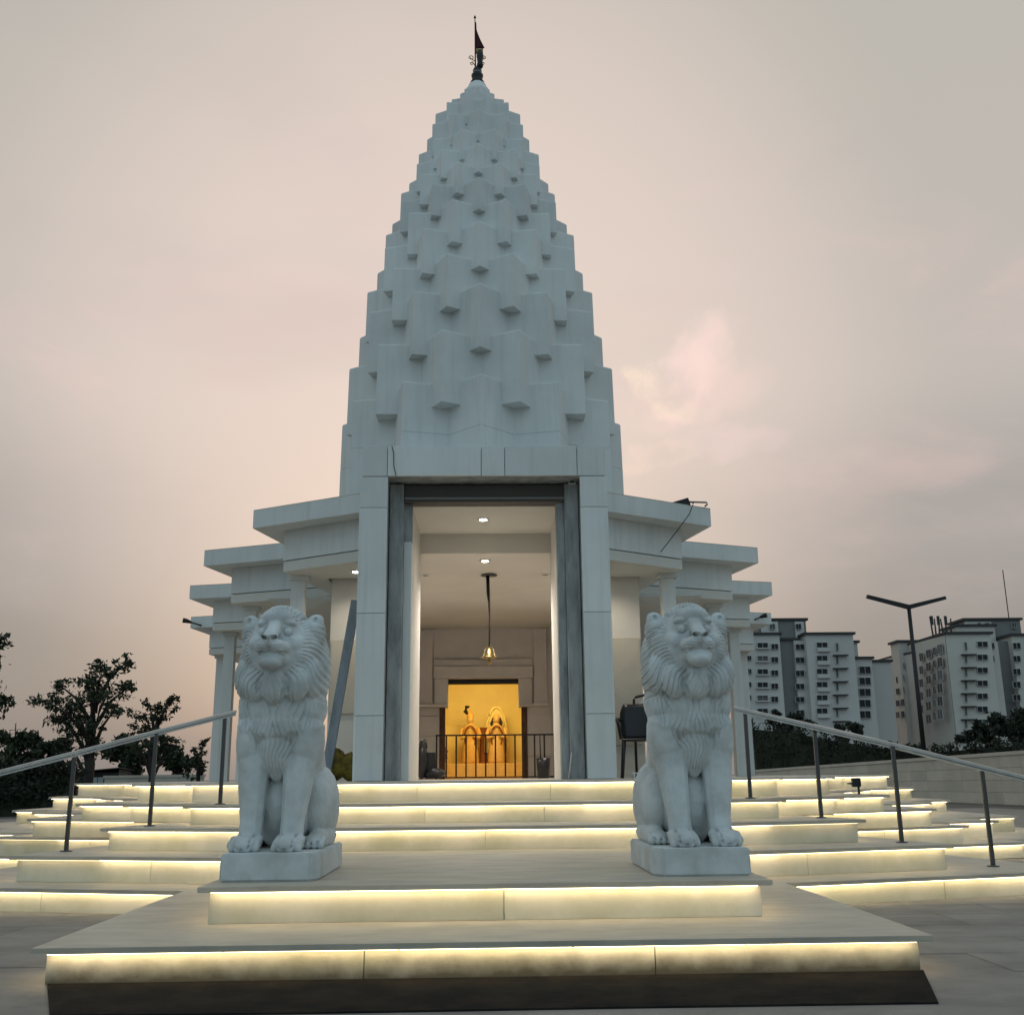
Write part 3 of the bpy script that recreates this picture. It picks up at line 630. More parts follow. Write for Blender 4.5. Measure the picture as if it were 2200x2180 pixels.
# ------------------------------------------------------------------ lights inside the porch and hall
def downlight(x, y, z, on, label, energy=0, col=(1, .84, .66)):
    t = thing('downlight', label, 'ceiling light', (x, y, z), 0, 'recessed downlights')
    lathe('trim_ring', [(.075, -.012), (.085, -.004), (.085, -.0005), (.06, -.0005)], PAINT, t)
    lathe('lens', [(.045, -.018), (.045, -.0125)], LAMP if on else OFFL, t)
    if on:
        l = bpy.data.lights.new('downlight_lamp', 'SPOT'); l.energy = energy; l.color = col; l.spot_size = R_(150); l.spot_blend = .8; l.shadow_soft_size = .06
        lo = link(bpy.data.objects.new('downlight_lamp', l), t); lo.location = (0, 0, -.03)
downlight(-.03, 13.6, 4.44, True, 'lit downlight in the porch ceiling nearest the entrance', 38, (1, .88, .74))
downlight(-.01, 15.0, 4.161, True, 'lit downlight just behind the entrance beam', 300, (1, .91, .82))
for s_, n_ in ((-1, 'left'), (1, 'right')): downlight(s_*1.6, 18.0, 4.161, True, 'added unseen downlight over the %s side of the hall behind the doorway jamb' % n_, 170, (1, .91, .82))  # extra lamps out of view, added to brighten the hall
downlight(-.93, 16.1, 4.161, False, 'unlit downlight left of the hanging bell')
downlight(.93, 16.1, 4.161, False, 'unlit downlight right of the hanging bell')
downlight(-1.74, 13.9, 3.799, True, 'lit downlight under the left canopy beside the porch pillar', 34, (1, .86, .68))
downlight(1.63, 13.9, 3.799, True, 'added downlight under the right canopy, unseen behind the porch pillar', 34, (1, .86, .68))  # lamp added out of sight to light the right veranda
downlight(-2.95, 16.7, 3.799, True, 'added unseen downlight under the left canopy behind the left lion head', 80, (1, .86, .68))  # lamp added behind the lion head to lift the veranda ceiling
downlight(2.95, 16.7, 3.799, True, 'added unseen downlight under the right canopy behind the right lion head', 80, (1, .86, .68))  # its counterpart, also added unseen for the ceiling glow
downlight(2.45, 18.6, 3.799, False, 'unlit downlight under the right canopy')
bl = thing('temple_bell', 'brass bell hanging on a dark rope in the hall', 'bell', (.05, 16.1, 2.86))
lathe('bell_body', [(.125, 0), (.13, .01), (.10, .03), (.085, .08), (.072, .13), (.045, .165), (.018, .18)], BRASS, bl)
lathe('clapper', [(.02, -.10), (.035, -.07), (.02, -.03), (.008, .05)], BRASS, bl, n=10)
bm = bmesh.new(); add_tube(bm, [(0, 0, .17), (.008, 0, .55), (0, 0, .85), (-.012, 0, 1.0), (-.02, 0, 1.29)], [.012, .011, .014, .026, .028], 7); bobj('rope', bm, BLACK, bl, True)
lathe('ceiling_rose', [(.13, 1.28), (.13, 1.293), (.06, 1.30)], POSTM, bl)
# shrine lamp behind the header, gate and figures
sh = thing('shrine_lamp', 'warm tube lamp behind the shrine header', 'lamp', (SX, YW+.45, 3.25))
box('lamp_tube', -.6, .6, -.03, .03, -.03, .03, mat('warm_tube', (1, .8, .4), .5, emit=(1, .72, .22), estr=9), sh)
l = bpy.data.lights.new('shrine_light', 'AREA'); l.energy = 36; l.color = (1, .70, .22); l.shape = 'RECTANGLE'; l.size = 1.3; l.size_y = .2
lo = link(bpy.data.objects.new('shrine_light', l), sh); lo.location = (0, .05, -.04); lo.rotation_euler = (R_(35), 0, 0)
gt = thing('iron_gate', 'low black iron railing across the shrine opening', 'railing', (0, 21.6, Z[5]))
GZ = P(1033, 1577, 21.6)[1]-Z[5]
box('top_bar', -1.02, 1.38, -.02, .02, GZ-.03, GZ, BLACK, gt); box('bottom_bar', -1.02, 1.38, -.012, .012, .02, .045, BLACK, gt)
for i in range(13):
    x = -1.0+.197*i; box('bar', x-.016, x+.016, -.014, .014, .046 if i else .002, GZ-.031, BLACK, gt)
def figure(label, x, robe, crown):
    t = thing('shrine_figure', label, 'figurine', (x, 24.25, Z[5]+.332), 0, 'figures in the shrine')
    bm = bmesh.new(); add_lathe(bm, [(.19, 0), (.20, .05), (.17, .3), (.145, .5), (.13, .62), (.165, .72), (.17, .78), (.10, .84), (.055, .87), (.055, .90)], 18)
    for s in (-1, 1): add_tube(bm, [(s*.16, 0, .77), (s*.215, -.03, .64), (s*.19, -.10, .55), (s*.08, -.17, .60)], [.05, .045, .04, .03], 8)
    bobj('robed_body', bm, robe, t, True)
    bm = bmesh.new(); add_ell(bm, (0, -.01, .965), (.072, .08, .095)); add_ell(bm, (0, -.09, .955), (.014, .02, .022), 2)
    for s in (-1, 1): add_ell(bm, (s*.072, 0, .96), (.012, .02, .025), 2); add_ell(bm, (s*.08, -.175, .605), (.03, .025, .035), 2)
    bobj('head', bm, IDOLS, t, True)
    gar = [(.13*math.sin(a), -.15-.05*math.cos(a), .58+.24*math.cos(a)) for a in [k*2*math.pi/20 for k in range(21)]]
    tube('garland', gar, .018, GARL, t, 6)
    if crown:
        lathe('crown', [(.078, 1.0), (.085, 1.03), (.07, 1.09), (.035, 1.15), (.01, 1.19)], IDOLO, t)
        tube('plume', [(-.05, 0, 1.08), (-.12, .01, 1.16), (-.10, .02, 1.25), (-.02, .02, 1.26)], [.03, .05, .045, .02], IDOLB, t)
    else:
        lathe('headcloth', [(.082, .98), (.085, 1.02), (.06, 1.07), (.01, 1.10)], IDOLS, t)
        for s in (-1, 1): tube('hair_lock', [(s*.08, .01, 1.0), (s*.11, -.02, .88), (s*.10, -.05, .80)], [.02, .04, .02], IDOLB, t)
        arch = []
        for k in range(25):
            a = math.pi*(k/24); u = math.cos(a); arch.append((-.25*u*(1 if abs(u) < 1 else 1), .17, .25+1.0*math.sin(a)**.75))
        tube('arch_halo', arch, .028, SHRINE, t, 8)
        fan = [(p[0]*.95, .19, p[2]*.98) for p in arch]
        m_ = len(fan); mobj('halo_panel', fan+[(p[0], p[1]+.03, p[2]) for p in fan], [tuple(range(m_)), tuple(range(2*m_-1, m_-1, -1))]+[(i, i+1, m_+i+1, m_+i) for i in range(m_-1)]+[(m_-1, 0, m_, 2*m_-1)], SHRINE, t)
    return t
figure('orange robed shrine figure with black plume and garland', -.36, IDOLO, True)
figure('shrine figure standing under a pointed orange arch', .23, IDOLS, False)
st = thing('cloth_stand', 'tapered brown stand between the two shrine figures', 'stand', (-.07, 24.5, Z[5]+.332))
bm = bmesh.new(); add_lathe(bm, [(.10, 0), (.09, .1), (.08, .5), (.11, .62), (.17, .78), (.17, .80)], 6); bobj('stand_body', bm, GARL, st)
# dried flower bunch
fl = thing('flower_bunch', 'dry brown flower bunch at the left of the shrine dais', 'flowers', (-.98, 24.1, Z[5]+.332))
bm = bmesh.new()
for k in range(26):
    a = rng.uniform(0, 6.28); r = rng.uniform(.05, .22); h = rng.uniform(.12, .36); add_tube(bm, [(0, 0, 0), (r*.5*math.cos(a), r*.5*math.sin(a), h*.6), (r*math.cos(a), r*math.sin(a), h)], [.006, .008, .018], 5)
bobj('stems', bm, GARL, fl); lathe('vase', [(.05, 0), (.07, .04), (.05, .1), (.06, .13)], GARL, fl)
# things standing in the porch
bn = thing('waste_bin', 'small black bin inside the hall by the gate end', 'bin', (.98, 18.6, Z[5]))
lathe('bin_body', [(.10, .002), (.115, .2), (.12, .34), (.105, .34), (.09, .02)], PLASTIC, bn); tube('broom_stick', [(-.04, 0, .05), (-.05, 0, .72)], .012, BLACK, bn, 6)
bg_ = thing('black_bag', 'slumped black bag and flat box on the hall floor at left', 'bag', (-1.02, 17.0, Z[5]))
bm = bmesh.new(); add_ell(bm, (0, 0, .28), (.10, .12, .27)); add_ell(bm, (.02, 0, .52), (.07, .08, .11)); add_ell(bm, (.22, -.02, .10), (.16, .12, .08)); bobj('bag_body', bm, PLASTIC, bg_, True)
box('flat_box', .05, .22, .02, .08, .02, .42, BLACK, bg_, .004)
sx_ = thing('white_stick', 'thin white stick leaning on the right concrete jamb', 'stick', (0, 0, 0))
a0, b0 = P(1222, 1668, 12.62), P(1232, 1582, 12.68)
tube('stick_rod', [(a0[0], 12.62, Z[5]+.01), (b0[0], 12.68, b0[1])], .009, PAINT, sx_, 6)
# leaning steel channel
ch = thing('steel_channel', 'long grey steel channel leaning against the left porch pillar', 'steel channel')
p0, p1 = P(697, 1672, 12.55), P(764, 1289, 12.95)
A = Vector((p0[0], 12.55, Z[5]+.01)); B = Vector((p1[0]-.0, 12.95, p1[1])); d = (B-A).normalized(); sd_ = d.cross(Vector((0, -1, 0))).normalized(); fw = sd_.cross(d).normalized()
def plank(name, o0, o1, f0, f1, m, parent):
    vs_ = [q+sd_*a+fw*b for q in (A, B) for a, b in ((o0, f0), (o1, f0), (o1, f1), (o0, f1))]
    return mobj(name, vs_, [(3, 2, 1, 0), (4, 5, 6, 7), (0, 1, 5, 4), (1, 2, 6, 5), (2, 3, 7, 6), (3, 0, 4, 7)], m, parent)
plank('web', -.055, .055, -.004, .004, BEAMG, ch); plank('flange', .047, .055, -.06, -.0045, BEAMG, ch); plank('flange', -.055, -.047, -.06, -.0045, BEAMG, ch)
# sack
sk = thing('sack', 'bulging yellow and black sack at the foot of the left porch pillar', 'sack', (P(728, 1650, 12.8)[0], 12.8, Z[5]))
bm = bmesh.new(); add_ell(bm, (-.06, 0, .19), (.155, .13, .19)); add_ell(bm, (-.05, 0, .30), (.11, .10, .09)); add_ell(bm, (.13, .02, .16), (.10, .11, .165)); add_ell(bm, (.14, .0, .25), (.07, .08, .07)); add_ell(bm, (-.16, -.02, .08), (.09, .1, .08))
me = bpy.data.meshes.new('t'); bm.to_mesh(me); bm.free(); o = bpy.data.objects.new('t', me); C.objects.link(o); md = o.modifiers.new('r', 'REMESH'); md.mode = 'VOXEL'; md.voxel_size = .016; md.use_smooth_shade = True; md = o.modifiers.new('s', 'SMOOTH'); md.iterations = 3
me2 = bpy.data.meshes.new_from_object(o.evaluated_get(bpy.context.evaluated_depsgraph_get())); bpy.data.objects.remove(o)
co = np.empty(len(me2.vertices)*3, np.float32); me2.vertices.foreach_get('co', co); co = co.reshape(-1, 3); co *= (1+.05*np.sin(co[:, 0]*60+co[:, 2]*30)*np.sin(co[:, 1]*45+co[:, 2]*20))[:, None]; co[:, 2] = np.maximum(co[:, 2], .002)
me2.vertices.foreach_set('co', co.ravel()); me2.update(); me2.materials.clear(); me2.materials.append(YELLOWB); link(bpy.data.objects.new('sack_body', me2), sk)
tube('tie', [(.10, -.02, .31), (.14, -.03, .335), (.17, 0, .31)], .012, BRASS, sk, 6)
# stacked plastic chair
def chair(label, x, y, rz, n):
    t = thing('plastic_chair', label, 'chair', (x, y, Z[5]), rz)
    bm = bmesh.new(); add_box(bm, -.21, .21, -.20, .20, .40, .425, .01); bobj('seat', bm, PLASTIC, t)
    v, f = [], []
    for i in range(9):
        a = i/8; z = .43+.40*a; y_ = .20+.09*a; wd = .20+.03*math.sin(a*2.6)-.05*max(0, a-.8)*5*.6
        for j in range(7): u = j/6*2-1; v.append((u*wd, y_-.035*(1-u*u)*0+.03*(1-u*u), z))
    for i in range(8):
        for j in range(6): q = i*7+j; f.append((q, q+1, q+8, q+7))
    o = mobj('backrest', v, f, PLASTIC, t, True); o.modifiers.new('s', 'SOLIDIFY').thickness = .014
    for s in (-1, 1):
        tube('armrest', [(s*.21, .22, .64), (s*.255, .08, .645), (s*.26, -.14, .63), (s*.245, -.19, .58), (s*.22, -.185, .42)], [.02, .022, .022, .02, .018], PLASTIC, t)
        for q in (-.175, .185): tube('leg', [(s*.19, q, .40), (s*.225, q*1.15, .002)], [.024, .017], PLASTIC, t)
    return t
chair('black plastic armchair on the veranda behind the right lion', 1.98, 13.75, R_(-8), 1).scale = (1.1, 1.1, 1.15)
bx = thing('umbrella_stand', 'dark pole with grey plastic bundle behind the black chair', 'pole', (1.98, 14.2, Z[5]))
tube('pole', [(0, 0, .002), (.0, 0, 1.02), (.02, 0, 1.05), (.2, -.02, 1.09)], .018, BLACK, bx); bm = bmesh.new(); add_ell(bm, (.15, 0, .88), (.12, .09, .15)); add_ell(bm, (.10, 0, .78), (.08, .08, .1)); bobj('bundle', bm, SILV, bx, True)
cr = thing('white_crate', 'low white slatted crate under the black chair', 'crate', (1.98, 13.15, Z[5]))
for k in range(3): box('slat', -.22, .22, -.10+k*.07, -.05+k*.07, .055, .07, PAINT, cr)
for sx in (-.2, .18): box('runner', sx, sx+.02, -.1, .09, .002, .054, PAINT, cr)
# roof floodlight and its cable
fx, fz = P(1465, 1080, 13.55)
fd = thing('roof_floodlight', 'black floodlight with bracket on the edge of the right canopy', 'floodlight', (fx, 13.62, 4.613))
bm = bmesh.new(); v = [bm.verts.new(p) for p in ((-.13, -.06, .0), (.12, -.06, 0), (.09, -.06, .10), (-.13, -.06, .035), (-.13, .08, 0), (.12, .08, 0), (.09, .08, .10), (-.13, .08, .035))]
for q in ((0, 1, 2, 3), (7, 6, 5, 4), (0, 4, 5, 1), (1, 5, 6, 2), (2, 6, 7, 3), (3, 7, 4, 0)): bm.faces.new([v[i] for i in q])
bobj('housing', bm, BLACK, fd); tube('bracket', [(.10, 0, .055), (.36, .05, .06), (.37, .05, .035), (.33, .05, .002)], .012, POSTM, fd, 6)
q0, q1, q2 = P(1482, 1088, 13.66), P(1452, 1140, 13.62), P(1416, 1181, 13.78)
cb = thing('cable', 'thin dark cable hanging down the right canopy fascia', 'cable')
tube('cable_wire', [(q0[0], 13.5, 4.62), (q0[0], 13.40, 4.60), (q0[0]-.06, 13.42, 4.45), (q1[0], 13.50, 4.25), (q2[0], 13.66, 3.99)], .006, BLACK, cb, 5)
jx, jz = P(1229, 1033, YP+.28)
jb = thing('junction_box', 'small white framed junction box at the top right of the doorway', 'box', (jx, YP+.28, jz)); box('case', -.045, .045, -.02, .02, -.045, .045, PAINT, jb, .004); box('lid', -.03, .03, -.024, -.0205, -.03, .03, BLACK, jb)
fp = thing('step_floodlight', 'small black floodlight on the right end of the top steps', 'floodlight', (4.62, 13.45, Z[4]))
box('head', -.05, .06, -.03, .03, .09, .20, BLACK, fp, .01); tube('stem', [(.03, 0, .001), (.03, 0, .10)], .015, BLACK, fp, 6); box('visor', -.10, -.045, -.025, .025, .12, .14, BLACK, fp)
# ------------------------------------------------------------------ compound walls
def panel_wall(name, label, a, b, za, zb, lx_, rows, m):
    t = thing(name, label, 'wall', (0, 0, 0)); a, b = Vector(a), Vector(b); e = b-a; ln = e.length; e.normalize(); n_ = Vector((e.y, -e.x))
    if n_.y > 0: n_ = -n_
    cnt = max(1, round(ln/lx_))
    def quad(nm, s0, s1, z00, z01, z10, z11, f0, f1, parent):
        p, q = a+e*s0, a+e*s1
        vs_ = [(*(p+n_*f0), z00), (*(q+n_*f0), z10), (*(q+n_*f1), z10), (*(p+n_*f1), z00), (*(p+n_*f0), z01), (*(q+n_*f0), z11), (*(q+n_*f1), z11), (*(p+n_*f1), z01)]
        return mobj(nm, vs_, [(3, 2, 1, 0), (4, 5, 6, 7), (0, 1, 5, 4), (1, 2, 6, 5), (2, 3, 7, 6), (3, 0, 4, 7)], m, parent)
    top = lambda s: za+(zb-za)*s/ln
    quad('wall_core', 0, ln, -.02, top(0)-.12, -.02, top(ln)-.12, 0, -.18, t)
    quad('coping', -.05, ln+.05, top(0)-.118, top(0), top(ln)-.118, top(ln), .06, -.24, t)
    for i in range(cnt):
        s0, s1 = ln*i/cnt+.006, ln*(i+1)/cnt-.006
        for r in range(rows):
            f = lambda s, k: 0.0+(top(s)-.12)*k
            quad('wall_block', s0, s1, f(s0, r/rows)+.006, f(s0, (r+1)/rows)-.006, f(s1, r/rows)+.006, f(s1, (r+1)/rows)-.006, .022, .001, t)
    return t
panel_wall('compound_wall', 'long beige block compound wall rising to the right beyond the handrail', (18.9, 27.0), (15.1, 62.0), 1.93, 1.32, 1.25, 4, WALLB)
panel_wall('compound_wall', 'low pale block wall behind the left columns', (-17.5, 50.0), (-13.0, 50.0), 1.34, 1.36, 1.1, 3, WALLB)
# ------------------------------------------------------------------ shed
xa, _ = P(160, 1690, 58); xb, _ = P(253, 1690, 58); xc, _ = P(296, 1690, 60)
sd = thing('shed', 'small brown tin shed with silver window beside dark hedge', 'shed', (xb, 58, 0))
bm = bmesh.new(); add_box(bm, xa-xb, 0, 0, 4, 0, 1.55); bobj('front_wall', bm, SHEDD, sd)
mobj('side_wall', [(.002, -.01, 0), (xc-xb, 2.4, 0), (xc-xb, 2.4, 1.5), (.002, -.01, 1.72), (.002, 3.9, 0), (.002, 3.9, 1.55)], [(0, 1, 2, 3), (1, 4, 5, 2), (0, 3, 5, 4), (3, 2, 5)], SHED, sd)
mobj('roof', [(xa-xb-.1, -.25, 1.56), (.1, -.25, 1.76), (xc-xb+.15, 2.3, 1.53), (.1, 4.1, 1.60), (xa-xb-.1, 4.1, 1.56), (xa-xb-.1, -.25, 1.60), (.1, -.25, 1.80), (xc-xb+.15, 2.3, 1.57), (.1, 4.1, 1.64), (xa-xb-.1, 4.1, 1.60)], [(4, 3, 2, 1, 0), (5, 6, 7, 8, 9), (0, 1, 6, 5), (1, 2, 7, 6), (2, 3, 8, 7), (3, 4, 9, 8), (4, 0, 5, 9)], SHED, sd)
wx0, wz0 = P(196, 1692, 57.95); wx1, wz1 = P(222, 1669, 57.95)
wn = box('window', wx0-xb, wx1-xb, -.04, -.005, wz0, wz1, SILV, sd); box('mullion', (wx0+wx1)/2-xb-.012, (wx0+wx1)/2-xb+.012, -.055, -.041, wz0, wz1, SHEDD, wn)
# ------------------------------------------------------------------ lamp post
LY = 48; lt = P(1950, 1303, LY); la = P(1862, 1281, LY); lb = P(2031, 1284, LY)
lp = thing('lamp_post', 'black double arm lamp post rising over the beige wall', 'street lamp', (lt[0]+.05, LY, 0))
tube('pole', [(0, 0, 0), (0, 0, lt[1])], [.12, .09], BLACK, lp, 8)
for nm, (ex, ez) in (('arm', la), ('arm', lb)):
    dx = ex-lt[0]-.05; A_, B_ = Vector((0, 0, lt[1]-.02)), Vector((dx, 0, ez)); d = (B_-A_).normalized(); u = Vector((-d.z, 0, d.x)); vs_ = []
    for q, h in ((A_, .10), (B_, .075)):
        vs_ += [q+u*h+Vector((0, -.09, 0)), q+u*h+Vector((0, .09, 0)), q-u*h+Vector((0, .09, 0)), q-u*h+Vector((0, -.09, 0))]
    mobj(nm, vs_, [(0, 1, 2, 3), (7, 6, 5, 4), (0, 4, 5, 1), (1, 5, 6, 2), (2, 6, 7, 3), (3, 7, 4, 0)], BLACK, lp)
# ------------------------------------------------------------------ vegetation
def leaves(name, pts, size, m, parent, seed):
    rg = np.random.default_rng(seed); n = len(pts); pts = np.asarray(pts)
    a = rg.normal(size=(n, 3)); a /= np.linalg.norm(a, axis=1)[:, None]; b = rg.normal(size=(n, 3)); b -= a*(a*b).sum(1)[:, None]; b /= np.linalg.norm(b, axis=1)[:, None]
    sz = size*rg.uniform(.6, 1.4, n)[:, None]
    v = np.stack([pts-a*sz, pts-b*sz*.42, pts+a*sz, pts+b*sz*.42], 1).reshape(-1, 3)
    me = bpy.data.meshes.new(name); me.vertices.add(4*n); me.vertices.foreach_set('co', v.astype(np.float32).ravel()); me.loops.add(4*n); me.loops.foreach_set('vertex_index', np.arange(4*n, dtype=np.int32))
    me.polygons.add(n); me.polygons.foreach_set('loop_start', np.arange(0, 4*n, 4, dtype=np.int32)); me.update(calc_edges=True); me.materials.append(m)
    return link(bpy.data.objects.new(name, me), parent)
def clump_pts(c, r, n, rg):
    d = rg.normal(size=(n, 3)); d /= np.linalg.norm(d, axis=1)[:, None]; rr = rg.uniform(.25, 1.0, n)**.5
    return np.array(c)+d*rr[:, None]*np.array(r)
def tree(label, x, y, clumps, size, seed, base=0., m=LEAF, group=None, name='tree', dens=140):
    """clumps: (dx, z, radius); limbs run from the trunk to each clump"""
    rg = np.random.default_rng(seed); t = thing(name, label, 'tree', (x, y, base), 0, group)
    zt = max(c[1] for c in clumps); bm = bmesh.new(); th = zt*.03+.04
    add_tube(bm, [(0, 0, -.05), (.05*zt*.3, 0, zt*.3), (-.02*zt, .02, zt*.55), (.02*zt, 0, zt*.8)], [th, th*.8, th*.6, th*.25], 7)
    pts = []
    for (dx, z, r) in clumps:
        dy = rg.uniform(-.5, .5)*zt*.2; z0 = zt*min(.7, max(.18, z/zt-.3))
        add_tube(bm, [(0.01*zt, 0, z0), (dx*.5, dy*.5, (z0+z)/2+.05*zt), (dx, dy, z)], [th*.5, th*.3, th*.1], 5)
        for k in range(7):
            e = rg.normal(size=3)*r*.62; cc = (dx+e[0], dy+e[1], z+e[2]*.8); q_ = rg.uniform(.14, .42); pts.append(np.array(cc)+rg.normal(size=(int(dens*r**1.2*q_*2.2)+4, 3))*np.array((r*q_, r*q_, r*q_*.7)))
            add_tube(bm, [(dx, dy, z), cc], [th*.09, th*.04], 4)
    bobj('trunk', bm, BARK, t, True); leaves('crown', np.concatenate(pts), size, m, t, seed); return t
def px_clumps(Y, x0, items): # items: photo (u, v, radius px)
    out = []
    for u, v, r in items: q = P(u, v, Y); out.append((q[0]-x0, q[1], r/F*Y))
    return out
def ptree(label, u, Y, items, size, seed, **k):
    x0 = P(u, 1650, Y)[0]; return tree(label, x0, Y, px_clumps(Y, x0, items), size, seed, **k)
ptree('tall dark tree with ragged top left of the temple', 190, 45, [(262, 1424, 22), (225, 1440, 22), (195, 1465, 26), (120, 1470, 20), (105, 1505, 20), (140, 1520, 28), (200, 1505, 36), (240, 1490, 28), (275, 1475, 14), (185, 1545, 34), (130, 1545, 18), (250, 1530, 20), (165, 1585, 26), (205, 1590, 20), (130, 1605, 16)], .10, 5)
ptree('slim dark tree with leaning top next to the left columns', 325, 42, [(365, 1503, 12), (352, 1520, 15), (318, 1515, 15), (310, 1540, 18), (340, 1545, 16), (295, 1565, 16), (330, 1568, 15), (370, 1585, 16), (345, 1610, 18), (375, 1605, 12), (300, 1600, 14)], .09, 9)
ptree('dark tree cut off by the left edge of the picture', -40, 40, [(10, 1372, 14), (-10, 1390, 22), (2, 1410, 8), (18, 1502, 12), (0, 1512, 14), (-30, 1440, 40), (-60, 1400, 50), (-50, 1500, 40)], .10, 12)
ptree('small leaning dark sapling beside the left rear column', 428, 44, [(436, 1598, 9), (430, 1620, 12), (415, 1632, 9), (436, 1640, 12), (424, 1655, 14)], .09, 21)
for i, (u, Y, it, lab) in enumerate(((60, 55, [(20, 1590, 22), (60, 1598, 20), (100, 1610, 22), (135, 1600, 16), (40, 1620, 30)], 'low dark bushy tree at the far left behind the handrail'),
        (270, 60, [(240, 1618, 18), (275, 1612, 22), (310, 1620, 20), (350, 1625, 16), (300, 1640, 20)], 'low bushy tree behind the brown shed'),
        (385, 62, [(360, 1632, 14), (385, 1625, 14), (410, 1640, 14), (372, 1645, 14)], 'low bushy tree behind the low pale wall'))):
    ptree(lab, u, Y, it, .17, 40+i, name='bushy_tree', dens=330)
def hedge(label, pxs, Y0, Y1, seed, m=LEAF2, size=.10, dens=900):
    rg = np.random.default_rng(seed); q0 = P(pxs[0][0], 1650, Y0)[0]; t = thing('hedge', label, 'hedge', (q0, Y0, 0)); pts = []; core = []
    for i in range(len(pxs)-1):
        (u0, v0), (u1, v1) = pxs[i], pxs[i+1]; k = 5
        for j in range(k):
            f = (i+j/k)/(len(pxs)-1); Y = Y0+(Y1-Y0)*f; u = u0+(u1-u0)*j/k; v = v0+(v1-v0)*j/k; x, z = P(u, v, Y); x2 = P(u+(u1-u0)/k, v, Y)[0]; wd = abs(x2-x)*.75
            core.append((x-q0, Y-Y0, z))
            pts.append(clump_pts((x-q0, Y-Y0, z*.5), (wd, .9, z*.52), int(dens*wd*z*.6)+20, rg)); pts.append(clump_pts((x-q0+rg.uniform(-.4, .4), Y-Y0, z*.88), (wd*.5, .6, z*.16), int(dens*wd*.5)+10, rg))
    bm = bmesh.new()
    for a, b in zip(core, core[1:]):
        v = [bm.verts.new(p) for p in ((a[0], a[1]-.3, 0), (b[0], b[1]-.3, 0), (b[0], b[1]-.15, b[2]*.86), (a[0], a[1]-.15, a[2]*.86), (a[0], a[1]+.5, 0), (b[0], b[1]+.5, 0), (b[0], b[1]+.3, b[2]*.86), (a[0], a[1]+.3, a[2]*.86))]
        for q in ((0, 1, 2, 3), (7, 6, 5, 4), (3, 2, 6, 7), (0, 3, 7, 4), (1, 5, 6, 2)): bm.faces.new([v[i] for i in q])
    bobj('twig_core', bm, LEAF2, t); leaves('foliage', np.concatenate(pts), size, m, t, seed); return t
hedge('tall clipped dark hedge filling the far left below the handrail', [(-60, 1655), (0, 1645), (60, 1632), (120, 1632), (158, 1640), (166, 1660)], 36, 39, 3)
hedge('dark hedge running along the right compound wall', [(1615, 1545), (1680, 1550), (1740, 1562), (1800, 1575), (1870, 1588), (1950, 1598), (2030, 1600), (2110, 1590), (2230, 1580)], 66, 50, 5, dens=300)
for i, (u, Y, it, lab) in enumerate(((1690, 85, [(1660, 1545, 10), (1700, 1542, 13), (1730, 1555, 12), (1690, 1565, 15)], 'round dark bush in front of the left apartment block'),
        (1815, 85, [(1800, 1565, 9), (1825, 1562, 9), (1848, 1568, 8), (1815, 1578, 12)], 'low dark bush below the gap between the apartment blocks'),
        (2100, 70, [(2075, 1585, 12), (2105, 1566, 16), (2140, 1558, 18), (2120, 1585, 20)], 'large grey green bush in front of the right apartment block'),
        (2185, 68, [(2165, 1560, 16), (2195, 1552, 18), (2220, 1560, 22), (2190, 1585, 22)], 'large grey green bush at the right edge of the picture'))):
    ptree(lab, u, Y, it, .2, 60+i, name='bush', dens=330, m=LEAF2)
# ------------------------------------------------------------------ apartment blocks
YB = 240
UW = None
def unit_meshes():
    bm = bmesh.new()
    for (a, b, c, d) in ((-.5, .5, .45, .5), (-.5, .5, -.5, -.45), (-.5, -.47, -.45, .45), (.47, .5, -.45, .45), (-.012, .012, -.45, .45)): add_box(bm, a, b, -.5, .3, c, d)
    me = bpy.data.meshes.new('window'); bm.to_mesh(me); bm.free(); me.materials.append(FRAME)
    bm = bmesh.new(); add_box(bm, -.469, .469, .0, .25, -.449, .449); mp_ = bpy.data.meshes.new('pane'); bm.to_mesh(mp_); bm.free(); mp_.materials.append(PANE)
    return me, mp_
UW, UP = unit_meshes()
UP2 = UP.copy(); UP2.materials.clear(); UP2.materials.append(mat('curtained_pane', (.10, .10, .105), .5))
Zp = lambda z: (1230+z/3.019)           # enlargement row -> photo row
Xp = lambda x: (1560+x/3.019)
def win(par, x0, x1, yc, h, Y=YB, rot=0, sh=True):
    a = P(Xp(x0), Zp(yc), Y); b = P(Xp(x1), Zp(yc), Y); hh = h/3.019/F*Y*1.02
    o = bpy.data.objects.new('window', UW); link(o, par); o.location = ((a[0]+b[0])/2-par.location.x, Y-.16-par.location.y, (a[1]+b[1])/2); o.scale = (abs(b[0]-a[0]), .5, hh); o.rotation_euler = (0, 0, rot)
    p = bpy.data.objects.new('pane', UP if rng.random() < .8 else UP2); link(p, o); return o
def blk(nm, par, x0, x1, yt, m, Y=YB, dep=14, roof=True, yb=1150, ov=.5):
    a, zt = P(Xp(x0), Zp(yt), Y); b, _ = P(Xp(x1), Zp(yt), Y); px, py = par.location.x, par.location.y
    w_ = box(nm, a-px, b-px, Y-py, Y-py+dep, -.5, zt, m, par)
    if roof: box('roof_slab', a-px-ov, b-px+ov, Y-py-ov, Y-py+dep+ov, zt+.01, zt+.55, BROOF, w_)
    return w_
b1 = thing('apartment_block', 'grey white apartment block with arched roof room beside the temple columns', 'building', (P(Xp(480), 1500, YB)[0], YB, 0))
blk('wall', b1, 90, 345, 405, BW)
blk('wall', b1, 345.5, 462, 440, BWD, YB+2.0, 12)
blk('wall', b1, 440, 514, 440, BW, YB+.9, 12, False)
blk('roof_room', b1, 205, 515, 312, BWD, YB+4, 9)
blk('wall', b1, 515, 822, 403, BW, YB-1)
